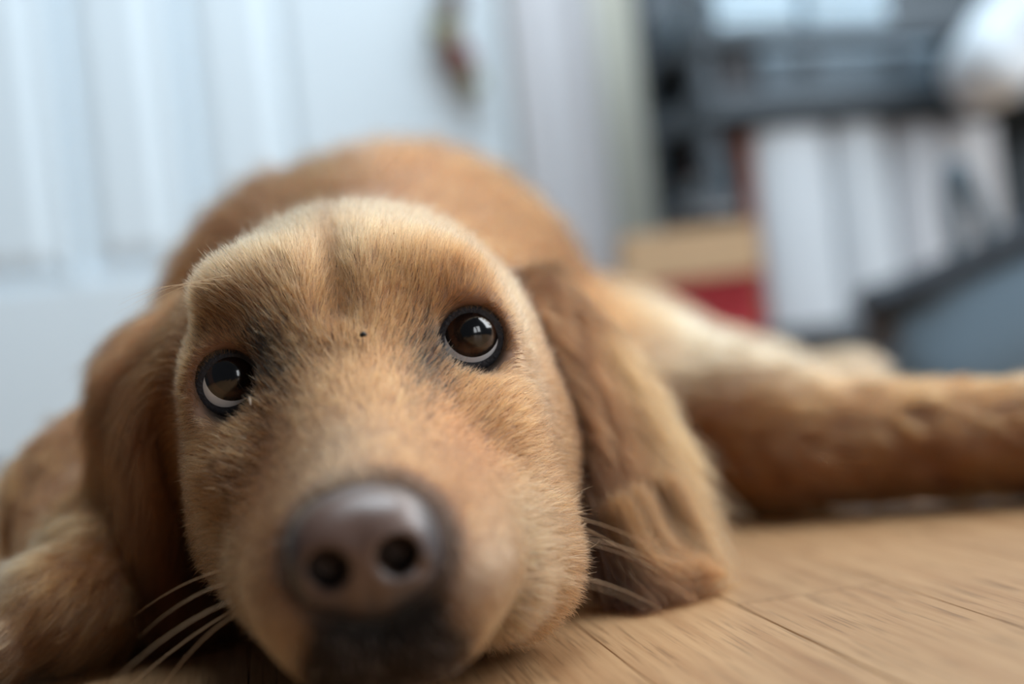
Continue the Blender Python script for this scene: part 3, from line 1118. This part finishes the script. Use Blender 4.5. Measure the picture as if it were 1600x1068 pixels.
def direction_field(P, N, w):
    """where the hair lies: unit tangents"""
    Q = to_l(P)
    b = Q - V3(0, 12.0, -2.2)
    b = nrm(b * V3(1.0, 1.0, 0.9))
    b[:, 2] += 0.15 * sstep(Q[:, 2], -1, 3) - 0.55 * sstep(-Q[:, 2], 1.0, 4.0) * sstep(-Q[:, 1], -3, 4)
    b[:, 0] += 0.15 * np.tanh(Q[:, 0]) * sstep(Q[:, 2], 0.5, 4)
    for s in (-1, 1):
        e = Q - (eye_c[s] + eye_dir[s] * 1.2)
        d = np.linalg.norm(e, axis=1, keepdims=True)
        b += 1.6 * e / d * np.exp(-(d / 1.7) ** 2)
    lipd = sstep(Q[:, 1], 8.2, 9.6) * sstep(-Q[:, 2], 3.6, 4.6)
    b = b * (1 - lipd[:, None]) + lipd[:, None] * np.stack([0.5 * np.tanh(Q[:, 0]), 0.1 + 0 * Q[:, 0], -1 + 0 * Q[:, 0]], 1)
    head = b @ HB
    lowr = (1 - sstep(P[:, 2], 0.5, 5))
    ear = np.stack([(0.12 + 0.6 * lowr * (P[:, 0] > -5)) * np.sign(P[:, 0] + 5), -0.10 + 0 * P[:, 0], -1 + 0 * P[:, 0]], 1)
    body = np.stack([0.25 * np.tanh((P[:, 0] + 5) / 5), 0.8 + 0 * P[:, 0], -0.45 + 0 * P[:, 0]], 1)
    lr = np.tile(V3(0.9, -0.25, -0.25), (len(P), 1))
    lh = np.tile(V3(0.9, -0.2, -0.3), (len(P), 1))
    ll = np.tile(V3(0.05, -0.9, -0.35), (len(P), 1))
    paw = (1 - sstep(P[:, 1], 52, 56))[:, None]
    pd = P - V3(-13.5, 54, 5.0)
    ll = ll * (1 - paw) + paw * nrm(pd * V3(1.2, 1, 1.0))
    T = sum(w[:, i:i + 1] * nrm(v) for i, v in enumerate((head, ear, body, lr, lh, ll)))
    T = T + 0.10 * np.stack([sn(P, 1.1, 11), sn(P, 1.1, 12), sn(P, 1.1, 13)], 1)
    T = T - N * (T * N).sum(1, keepdims=True)
    return nrm(T)


tri = np.concatenate([BQ[:, [0, 1, 2]], BQ[:, [0, 2, 3]]])
tc_ = BV[tri].mean(1)
tn_ = np.cross(BV[tri[:, 1]] - BV[tri[:, 0]], BV[tri[:, 2]] - BV[tri[:, 0]])
ta_ = np.linalg.norm(tn_, axis=1) * 0.5
tn_ = tn_ / (2 * ta_[:, None] + 1e-12)
tw_ = BW[tri].mean(1)
tl_ = to_l(tc_)
inside_eye = np.zeros(len(tri), bool)
for s in (-1, 1):
    e = tl_ - eye_c[s]
    cosang = (e @ eye_dir[s]) / (np.linalg.norm(e, axis=1) + 1e-9)
    lowt = np.clip((-0.5 * e[:, 0] * s - 0.86 * e[:, 2]) / (np.linalg.norm(e[:, [0, 2]], axis=1) + 1e-6), 0, 1)
    inside_eye |= (np.linalg.norm(e, axis=1) < 1.95) & (cosang > np.cos(np.radians(43 + 11 * lowt)))
in_nose = np.linalg.norm((tl_ - V3(0, 10.4, -3.6)) / V3(1.9, 1.55, 1.75), axis=1) < 1.0
visible = ~inside_eye & ~in_nose & ~((tc_[:, 2] < 0.35) & (tn_[:, 2] < -0.5))
facing = np.where((tn_ * nrm(V3(0, 0, 9.84) - tc_)).sum(1) > -0.55, 1.0, 0.15)


def sample(dens):
    wgt = ta_ * dens * visible * facing
    tot = wgt.sum()
    n = int(tot)
    cdf = np.cumsum(wgt) / tot
    f = np.searchsorted(cdf, rng.random(n))
    f = np.minimum(f, len(tri) - 1)
    a, b = rng.random(n), rng.random(n)
    fl = a + b > 1
    a[fl], b[fl] = 1 - a[fl], 1 - b[fl]
    w3 = np.stack([1 - a - b, a, b], 1)
    P = (BV[tri[f]] * w3[:, :, None]).sum(1)
    N = nrm((BN[tri[f]] * w3[:, :, None]).sum(1))
    Wt = (BW[tri[f]] * w3[:, :, None]).sum(1)
    return P, N, Wt


def strands(P, N, L, lift, T, npt, curl, grav, seed, wave=0.0):
    n = len(P)
    g = np.random.default_rng(seed)
    jit = g.normal(size=(n, 3))
    ph = g.uniform(0, 6.28, n)
    T = nrm(T + 0.16 * jit)
    out = np.zeros((n, npt, 3))
    out[:, 0] = P - N * 0.03
    p = P.copy()
    B = np.cross(N, T)
    st = L / (npt - 1)
    for i in range(1, npt):
        s = i / (npt - 1)
        lf = lift * (1 - 0.75 * s)
        d = T * np.sqrt(np.clip(1 - lf ** 2, 0.05, 1))[:, None] + N * lf[:, None]
        d = d + B * (curl * np.sin(3.0 * s + ph))[:, None] * 0.5
        if wave:
            wv = wave * np.sin(5.0 * s + sn(P, 0.9, seed + 50) * 2.5)
            d = d + B * wv[:, None]
        d[:, 2] -= grav * s
        d = nrm(d)
        p = p + d * st[:, None]
        p[:, 2] = np.maximum(p[:, 2], 0.04)
        out[:, i] = p
    return out


def clump(S_, P, spacing, amount, seed):
    n = len(P)
    m = max(8, int(n / spacing))
    g = np.random.default_rng(seed)
    gi = g.choice(n, m, replace=False)
    kd = kdtree.KDTree(m)
    for j, q in enumerate(P[gi]):
        kd.insert(q, j)
    kd.balance()
    near = np.fromiter((kd.find(q)[1] for q in P), np.int64, n)
    G = S_[gi[near]]
    npt = S_.shape[1]
    s = (np.arange(npt) / (npt - 1)) ** 1.3
    am = amount * g.uniform(0.6, 1.1, m)[near]
    return S_ + (am[:, None] * s[None])[:, :, None] * (G - S_), near


def make_fur(name, S_, col, rad, label=None):
    n, npt, _ = S_.shape
    hc = bpy.data.hair_curves.new(name)
    hc.add_curves([npt] * n)
    hc.attributes['position'].data.foreach_set('vector', ((S_ - DOG_OFF) * CM).astype(np.float32).ravel())
    ra = hc.attributes.get('radius') or hc.attributes.new('radius', 'FLOAT', 'POINT')
    s = np.arange(npt) / (npt - 1)
    prof = (1 - 0.85 * s ** 1.5)
    ra.data.foreach_set('value', (rad[:, None] * prof[None] * CM).astype(np.float32).ravel())
    ca_ = hc.attributes.new('coat', 'FLOAT_COLOR', 'CURVE')
    ca_.data.foreach_set('color', np.concatenate([col, np.ones((n, 1))], 1).astype(np.float32).ravel())
    hc.materials.append(M_fur)
    o = bpy.data.objects.new(name, hc)
    COL.objects.link(o)
    o.parent = dog
    o['kind'] = 'stuff'
    if label:
        o['label'] = label
    return o


def vary(C, seed, amt=0.16):
    g = np.random.default_rng(seed)
    return np.clip(C * (1 + amt * g.normal(size=(len(C), 1))), 0.001, 0.97)



RINGDEF = [(-1.5, 1.222), (0.0, 1.25), (1.5, 1.285), (4, 1.325), (9, 1.375), (15, 1.42), (22, 1.40), (32, 1.28)]


def lid_open(s, t):
    """half angle of the eye opening in direction t round the eye axis"""
    tt = t - math.radians(-12 if s > 0 else 24)
    ct, st_ = np.cos(tt), np.sin(tt)
    wid, hei = math.radians(41), math.radians(36 if s > 0 else 34)
    a = 1.0 / np.sqrt((ct / wid) ** 2 + (st_ / hei) ** 2)
    t0 = (math.pi if s > 0 else 0) + (0.45 if s > 0 else -0.45)
    dd = np.arctan2(np.sin(t - t0), np.cos(t - t0))
    return a + math.radians(5) * np.exp(-(dd / 0.28) ** 2)


def lid_strands():
    """short hairs on the outer slope of the eyelids, dark at the rim"""
    PP, NN, TT, CC, LL = [], [], [], [], []
    g = np.random.default_rng(77)
    for s in (-1, 1):
        c = to_w(eye_c[s]); d = eye_dir[s] @ HB
        x = np.cross(V3(0, 0, 1), d); x /= np.linalg.norm(x); y = np.cross(d, x)
        n = 7000
        t = g.uniform(0, 2 * math.pi, n)
        da = 1.8 + 20 * g.random(n)
        R_ = 1.1 * np.interp(da, [q[0] for q in RINGDEF], [q[1] for q in RINGDEF]) + np.clip((da - 8) * 0.016, 0, 0.22)
        a = lid_open(s, t) + np.radians(da)
        rad = x[None] * np.cos(t)[:, None] + y[None] * np.sin(t)[:, None]
        nn = d[None] * np.cos(a)[:, None] + rad * np.sin(a)[:, None]
        tg = rad * np.cos(a)[:, None] - d[None] * np.sin(a)[:, None]
        P_ = c + nn * R_[:, None]
        w_ = np.zeros((n, len(GROUPS))); w_[:, 0] = 1
        col = coat_colour(P_ + tg * 0.5, w_)
        low = np.clip(-np.sin(t), 0, 1)
        col = mixc(col, C_DARK, 1 - sstep(da + g.normal(0, 2.5, n), 2 + 8 * low, 6 + 10 * low))
        PP.append(P_); NN.append(nn); TT.append(tg); CC.append(col); LL.append(g.uniform(0.25, 0.5, n))
    return [np.concatenate(q) for q in (PP, NN, TT, CC, LL)]


# short coat of the face
dens = np.where(tw_[:, 0] > 0.5, 1.0, 0.0)
tfront = sstep(tl_[:, 1], -9, -3)
dens = dens * (60 + 290 * tfront) * FUR
P, N, Wt = sample(dens)
Q = to_l(P)
T = direction_field(P, N, Wt)
L = 0.70 + 0.25 * sstep(Q[:, 2], 1.5, 4) + 1.0 * sstep(-Q[:, 1], 2, 6) - 0.35 * sstep(Q[:, 1], 3, 8)
L = L + 0.5 * sstep(-Q[:, 2], 3, 5.5) * (1 - sstep(Q[:, 1], 6, 9))
for s in (-1, 1):
    d = np.linalg.norm(Q - (eye_c[s] + eye_dir[s] * 1.2), axis=1)
    L *= 0.45 + 0.55 * sstep(d, 1.1, 2.4)
L *= rng.uniform(0.7, 1.2, len(L))
lift = np.clip(0.27 + 0.08 * rng.normal(size=len(L)), 0.1, 0.7)
S_ = strands(P, N, L, lift, T, 6, 0.25, 0.02, 21)
S_, near = clump(S_, P, 6, 0.35, 31)
C = vary(coat_colour(P, Wt), 41, 0.24)
for s in (-1, 1):
    e = Q - (eye_c[s] + eye_dir[s] * 1.2)
    pr_ = np.exp(-(((e[:, 0] * s + 1.45) / 0.75) ** 2 + ((e[:, 2] + (0.1 if s > 0 else -0.75)) / (0.95 if s > 0 else 0.9)) ** 2))
    C[rng.random(len(P)) < 0.5 * pr_] = C_DARK * 0.6
dk_ = rng.random(len(P)) < 0.10
C[dk_] *= 0.40
lt_ = rng.random(len(P)) < 0.10
C[lt_] = np.clip(C[lt_] * 1.7, 0, 0.9)
Ql = Q
bristle = (Ql[:, 1] > 8.2) & (Ql[:, 2] < -5.0) & (np.abs(Ql[:, 0]) < 2.4) & (rng.random(len(P)) < 0.03)
C[bristle] = lin(214, 216, 220)
C = np.clip(C * (1 + 0.10 * np.random.default_rng(9).normal(size=(near.max() + 1, 1)))[near], 0.001, 0.97)
fr_ = (0.0068 + 0.0022 * sstep(Q[:, 1], -1, 4)) * np.where(bristle, 2.2, 1.0)
lp, ln_, lt2, lc_, ll_ = lid_strands()
LS = strands(lp, ln_, ll_, np.full(len(lp), 0.5), lt2, 6, 0.3, 0.0, 29)
S_ = np.concatenate([S_, LS]); C = np.concatenate([C, vary(lc_, 44, 0.25)]); fr_ = np.concatenate([fr_, np.full(len(lp), 0.0062)])
make_fur('facial_fur', S_, C, fr_)
n_face = len(P)

# ears
P, N, Wt = sample(np.where(tw_[:, 1] >= 0.5, 260.0, 0.0) * FUR)
T = direction_field(P, N, Wt)
low = 1 - sstep(P[:, 2], 2, 10)
L = (2.0 + 2.0 * low) * rng.uniform(0.6, 1.15, len(P))
L = np.minimum(L, 1.6 + P[:, 2] * 0.75)
lift = np.clip(0.25 + 0.16 * rng.normal(size=len(L)), 0.03, 0.8)
fly = rng.random(len(L)) < 0.07
lift[fly] = rng.uniform(0.6, 0.92, fly.sum()); L[fly] *= 1.25
S_ = strands(P, N, L, lift, T, 8, 0.2, 0.15, 22, 0.22)
S_, near = clump(S_, P, 22, 0.6, 32)
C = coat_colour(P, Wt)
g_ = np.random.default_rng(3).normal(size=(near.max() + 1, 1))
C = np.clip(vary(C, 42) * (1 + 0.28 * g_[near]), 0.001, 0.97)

# locks at the tip of the ear that curl outwards along the floor
lk_, lc_ = [], []
gl = np.random.default_rng(61)
for p0, p1, p2, p3, n_, r0_ in (((3.2, 50.6, 3.6), (3.4, 50.0, 0.9), (4.8, 50.0, 0.35), (6.7, 51.0, 0.75), 900, 0.55),
                               ((3.9, 51.6, 3.8), (4.3, 50.8, 1.2), (5.6, 51.0, 0.4), (7.0, 51.8, 0.55), 700, 0.5),
                               ((5.2, 53.0, 4.0), (5.8, 52.4, 1.8), (6.3, 52.2, 0.6), (7.0, 52.6, 0.9), 700, 0.5)):
    t_ = np.linspace(0, 1, 10)[:, None]
    cv = V3(*p0) * (1 - t_) ** 3 + 3 * V3(*p1) * t_ * (1 - t_) ** 2 + 3 * V3(*p2) * t_ * t_ * (1 - t_) + V3(*p3) * t_ ** 3
    pr_ = (r0_ * (1 - t_ ** 2 * 0.85))[None]
    of = gl.normal(size=(n_, 1, 3)) * 0.55 * pr_
    ln_f = gl.uniform(0.75, 1.0, n_)
    s_ = cv[None] + of
    s_ = np.stack([s_[k][0] + (s_[k] - s_[k][0]) * ln_f[k] for k in range(n_)])
    s_[:, :, 2] = np.maximum(s_[:, :, 2], 0.05)
    lk_.append(s_)
    lc_.append(np.clip(lin(150, 96, 54)[None] * (1 + 0.35 * gl.normal(size=(n_, 1))), 0.01, 0.9))
lk_ = np.concatenate(lk_)
i8 = np.linspace(0, 9, 8)
lo_ = np.floor(i8).astype(int); hi_ = np.minimum(lo_ + 1, 9)
lk_ = lk_[:, lo_] * (1 - (i8 - lo_))[None, :, None] + lk_[:, hi_] * (i8 - lo_)[None, :, None]
S_ = np.concatenate([S_, lk_]); C = np.concatenate([C] + lc_)
make_fur('ear_fur', S_, C, np.full(len(S_), 0.0085), 'long wavy reddish hair hanging from both ears')
n_ear = len(P)

# trunk and legs
wl_ = tw_[:, 3:].sum(1)
sel = (tw_[:, 0] <= 0.5) & (tw_[:, 1] < 0.5)
dens = np.where(sel, 22.0, 0.0)
dens = np.where(sel & (wl_ > 0.5), 34.0, dens)
dens = np.where(sel & (tw_[:, 5] > 0.5) & (tc_[:, 1] < 57), 110.0, dens)
P, N, Wt = sample(dens * FUR)
T = direction_field(P, N, Wt)
wl = Wt[:, 3:].sum(1)
L = 3.6 * (1 - wl) + wl * 1.7
pawm = Wt[:, 5] * (1 - sstep(P[:, 1], 53, 58))
L = L * (1 - pawm) + pawm * 1.5
L = L * rng.uniform(0.6, 1.2, len(P))
lift = np.clip(0.26 + 0.1 * rng.normal(size=len(L)), 0.05, 0.7)
S_ = strands(P, N, L, lift, T, 7, 0.3, 0.12, 23, 0.15)
S_, near = clump(S_, P, 26, 0.6, 33)
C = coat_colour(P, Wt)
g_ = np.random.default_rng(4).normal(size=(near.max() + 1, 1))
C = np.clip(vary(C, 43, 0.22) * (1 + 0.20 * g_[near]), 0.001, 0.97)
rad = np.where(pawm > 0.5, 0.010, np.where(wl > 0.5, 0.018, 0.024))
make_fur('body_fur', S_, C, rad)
print('strands', n_face, n_ear, len(P), 'body', len(BV))

# ---------------------------------------------------------------- eyes
M_sclera = mat('sclera', srgb(226, 230, 236), 0.25, coat=1.0)
M_pupil = mat('pupil', (0.003, 0.003, 0.004, 1), 0.15, coat=1.0)
M_lid = mat('dark_eyelid_skin', srgb(46, 45, 50), 0.5, 0.25, 900, bump=0.5, spec=0.3)
M_iris = mat('brown_iris', srgb(52, 30, 18), 0.2, 0.45, 900, coat=1.0)


def frame_of(d, up):
    d = d / np.linalg.norm(d)
    x = np.cross(up, d); x /= np.linalg.norm(x)
    return x, np.cross(d, x), d


def cap_mesh(name, c, d, R, a0, a1, m, parent, nr=8, ns=40, bulge=0.0, amax=None):
    x, y, d = frame_of(d, V3(0, 0, 1))
    V, Fc = [], []
    for i in range(nr + 1):
        a = a0 + (a1 - a0) * i / nr
        rr = R + (bulge * math.cos(min(1, a / amax) * math.pi / 2) ** 2 if amax else 0)
        for k in range(ns):
            t = 2 * math.pi * k / ns
            V.append(c + rr * (d * math.cos(a) + (x * math.cos(t) + y * math.sin(t)) * math.sin(a)))
    for i in range(nr):
        for k in range(ns):
            Fc.append((i * ns + k, (i + 1) * ns + k, (i + 1) * ns + (k + 1) % ns, i * ns + (k + 1) % ns))
    V, Fc = np.array(V), np.array(Fc)
    return np_mesh(name, V - DOG_OFF, Fc, m, parent)


AI = math.radians(41)
AP = math.radians(27)
cam_w = V3(0, 0, CAM_H)
for s in (-1, 1):
    c = to_w(eye_c[s])
    ed = eye_dir[s] @ HB
    view = cam_w - c; view /= np.linalg.norm(view)
    up_w = V3(0, 0, 1)
    gx, gy, gz = frame_of(view, up_w)
    tilt_u, tilt_r = (14, 5) if s > 0 else (15, 4)
    gz2 = ed * 0.7 + gz * 0.3
    gaze = gz2 + gy * math.tan(math.radians(tilt_u)) - gx * 0 + V3(1, 0, 0) * math.tan(math.radians(tilt_r))
    gaze /= np.linalg.norm(gaze)
    eye = cap_mesh('eye', c, gaze, EYE_R, AI, math.pi - 0.02, M_sclera, dog, 18, 40)
    cap_mesh('iris', c, gaze, EYE_R, AP, AI - 0.10, M_iris, eye, 8, 40, 0.10, AI)
    cap_mesh('iris_edge', c, gaze, EYE_R, AI - 0.10, AI, M_pupil, eye, 2, 40, 0.10, AI)
    cap_mesh('pupil', c, gaze, EYE_R, 0.002, AP, M_pupil, eye, 6, 40, 0.10, AI)
    # eyelids: a rolled dark rim round an almond opening, sinking under the coat
    x, y, d = frame_of(ed, V3(0, 0, 1) @ np.eye(3))
    V, Fc = [], []
    ns = 64
    ringdef = RINGDEF
    for da, R in ringdef:
        for k in range(ns):
            t = 2 * math.pi * k / ns
            a = float(lid_open(s, t)) + math.radians(da)
            V.append(c + 1.1 * R * (d * math.cos(a) + (x * math.cos(t) + y * math.sin(t)) * math.sin(a)))
    for i in range(len(ringdef) - 1):
        for k in range(ns):
            Fc.append((i * ns + k, (i + 1) * ns + k, (i + 1) * ns + (k + 1) % ns, i * ns + (k + 1) % ns))
    lid = np_mesh('eyelid', np.array(V) - DOG_OFF, np.array(Fc), M_lid, eye)
    lid['label'] = 'dark grey eyelid rim'

# ---------------------------------------------------------------- nose
PRN = []
_keep = PR
PR = PRN
NC = V3(-0.12, 10.45, -3.55)
E = lambda c, r, k=0.5, op='u': ell('n', NC + V3(*c), r, k, 'l', op)
E((0, -0.1, 0.15), (1.68, 1.30, 1.30))
E((0, -0.05, 0.30), (1.45, 1.28, 1.22), 0.5)
for s in (-1, 1):
    E((s * 0.78, 0.05, 0.1), (1.03, 1.30, 1.15), 0.5)
    E((s * 1.18, 0.35, -0.35), (0.60, 0.75, 0.70), 0.4)
E((0, 0.1, -0.75), (1.15, 1.15, 0.85), 0.6)
for s in (-1, 1):
    cone('n', NC + V3(s * 0.80, 1.75, 0.02), NC + V3(s * 0.92, 0.25, 0.08), 0.54, 0.36, 0.24, 'l', 's')
    cone('n', NC + V3(s * 0.90, 1.55, -0.22), NC + V3(s * 1.72, 1.0, -0.62), 0.26, 0.15, 0.16, 'l', 's')
cone('n', NC + V3(0, 1.62, -0.2), NC + V3(0, 1.25, -1.6), 0.09, 0.13, 0.25, 'l', 's')
cc = to_w(NC)
ax_ = [np.arange(cc[i] - 2.9, cc[i] + 2.9, 0.075) for i in range(3)]
NF = build_field(PRN, *ax_)
NVv, NQ = surface_nets(NF, *ax_)
NVv = relax(NVv, NQ, 3)
PR = _keep
M_nose = bpy.data.materials.new('nose_leather')
M_nose.use_nodes = True
nt = M_nose.node_tree
p = nt.nodes['Principled BSDF']
at = nt.nodes.new('ShaderNodeAttribute'); at.attribute_name = 'coat'
nt.links.new(at.outputs['Color'], p.inputs['Base Color'])
p.inputs['Roughness'].default_value = 0.40
p.inputs['Coat Weight'].default_value = 0.35
p.inputs['Coat Roughness'].default_value = 0.3
tcn = nt.nodes.new('ShaderNodeTexCoord')
vo = nt.nodes.new('ShaderNodeTexVoronoi'); vo.inputs['Scale'].default_value = 900
bu = nt.nodes.new('ShaderNodeBump'); bu.inputs['Strength'].default_value = 0.35; bu.inputs['Distance'].default_value = 0.0003
nt.links.new(tcn.outputs['Object'], vo.inputs['Vector'])
nt.links.new(vo.outputs['Distance'], bu.inputs['Height'])
nt.links.new(bu.outputs[0], p.inputs['Normal'])
nose = np_mesh('nose', NVv - DOG_OFF, NQ, M_nose, dog)
nq = to_l(NVv) - NC
C = np.repeat(lin(100, 76, 66)[None], len(nq), 0)
C = mixc(C, lin(44, 40, 44), sstep(-nq[:, 2], 0.2, 1.2))
C = mixc(C, lin(48, 46, 52), sstep(np.abs(nq[:, 0]), 1.2, 1.8))
C = mixc(C, lin(50, 46, 50), 1 - sstep(nq[:, 1], -0.2, 0.5))
C = mixc(C, lin(14, 11, 11), 1 - sstep(np.minimum(prim_d(('n', 'c', 'l', (NC + V3(0.80, 1.75, 0.02), NC + V3(0.92, 0.25, 0.08), 0.54, 0.36), 1, 'u'), NVv), prim_d(('n', 'c', 'l', (NC + V3(-0.80, 1.75, 0.02), NC + V3(-0.92, 0.25, 0.08), 0.54, 0.36), 1, 'u'), NVv)), 0.0, 0.12))
C = mixc(C, lin(96, 70, 52), 0.7 * np.exp(-((np.abs(nq[:, 0]) - 0.28) / 0.3) ** 2 - ((nq[:, 2] + 0.6) / 0.6) ** 2))
a_ = nose.data.attributes.new('coat', 'FLOAT_COLOR', 'POINT')
a_.data.foreach_set('color', np.concatenate([C, np.ones((len(C), 1))], 1).astype(np.float32).ravel())
nose['label'] = 'moist brown-black nose leather with two nostrils'

# ---------------------------------------------------------------- whiskers, claws, specks
M_whisk = mat('whisker_hair', srgb(214, 178, 140), 0.4)


def whisker(root_l, dir_l, length, bend, r=0.024):
    a = to_w(V3(*root_l))
    d = V3(*dir_l) @ HB; d /= np.linalg.norm(d)
    b = V3(*bend)
    pts = []
    for i in range(10):
        t = i / 9 * length
        q = a + d * t + b * (t / length) ** 2 * length * 0.5
        q[2] = max(q[2], 0.06)
        pts.append(Vector((q - DOG_OFF) * CM))
    return tube('whisker', pts, [max(0.12, 1 - i / 9.5) * r * CM for i in range(10)], M_whisk, dog, 5)


wr_ = random.Random(11)
for s in (-1, 1):
    for k in range(7 if s > 0 else 5):
        y = 5.5 + wr_.uniform(-1.5, 2.2); z = -4.4 - wr_.uniform(0, 1.6)
        whisker((s * 3.3, y, z), (s * 1.0, wr_.uniform(-0.5, 0.35), wr_.uniform(-0.25, 0.35)), wr_.uniform(3.5, 6.0),
                (0.0, -0.1, wr_.uniform(-1.1, -0.5)))
for k in range(4):                                     # over the brows and on the crown
    whisker((-3.9 + 0.25 * k, 0.2, 3.0 + 0.1 * k), (-0.9, 0.35, 0.45 - 0.12 * k), 2.6 + 0.3 * k, (-0.15, 0, -0.7), 0.009)
whisker((1.9, -5.0, 5.5), (0.9, 0.1, 0.75), 1.9, (0, 0, -0.1), 0.008)
whisker((0.3, -5.0, 5.6), (0.02, 0.3, 1.0), 1.5, (0, 0, 0.0), 0.006)

M_claw = mat('dark_claw', srgb(46, 38, 34), 0.35, coat=0.4)
for q, d in (((-20.5, 52.5, 1.1), (-1, 0.2, -0.35)), ((-21.2, 50.8, 1.05), (-1, -0.05, -0.35)), ((-20.8, 48.9, 1.0), (-1, -0.3, -0.35)),
             ((-19.3, 47.4, 0.95), (-0.8, -0.6, -0.35)),
             ((34.7, 60.0, 0.95), (1, -.25, -.35)), ((35.8, 61.3, 0.95), (1, -.1, -.35)), ((35.9, 62.7, 0.95), (1, .1, -.35)), ((35.0, 63.9, 0.95), (1, .25, -.35))):
    a = V3(*q); d = V3(*d) / np.linalg.norm(V3(*d))
    pts = [Vector((a + d * t * 1.2 + V3(0, 0, -0.25) * t * t - DOG_OFF) * CM) for t in np.linspace(-0.3, 1, 7)]
    tube('claw', pts, [r * CM for r in (0.26, 0.27, 0.25, 0.21, 0.16, 0.10, 0.03)], M_claw, dog, 8)

# ray from the lens through a pixel to the coat: where the speck and the tear streak sit
from mathutils.bvhtree import BVHTree
bvh = BVHTree.FromPolygons([tuple(v) for v in BV], [tuple(int(i) for i in q) for q in BQ[:]])


def on_coat(px, py, lift):
    o = Vector((0, 0, CAM_H)); t = (W(px, py, 1.0) - Vector((0, 0, CAM_H * CM))).normalized()
    hit, n_, i_, dist = bvh.ray_cast(o, t)
    return np.array(hit + n_ * lift), np.array(n_)


q, n_ = on_coat(567, 533, 0.30)
me = superellipsoid(0.0011, 0.0011, 0.0008, 0.9, 0.9, 10, 6)
for v in me.vertices:
    v.co *= 1 + 0.15 * math.sin(v.co.x * 4000 + v.co.z * 3000)
sp_ = link('dirt_speck', me, mat('black_speck', srgb(26, 22, 22), 0.6), dog, True)  # speck of dirt lying on the fur
sp_.location = Vector((q - DOG_OFF) * CM)
sp_['label'] = 'small black speck on the forehead'
tp = [on_coat(px, py, 0.16)[0] for px, py in ((395, 606), (394, 613), (395, 620), (397, 628), (398, 636))]
tube('tear_streak', [Vector((q - DOG_OFF) * CM) for q in tp], [0.0003, 0.0004, 0.0004, 0.0006, 0.0002], mat('tear_film', srgb(206, 186, 170), 0.15, coat=1.0), dog, 6)
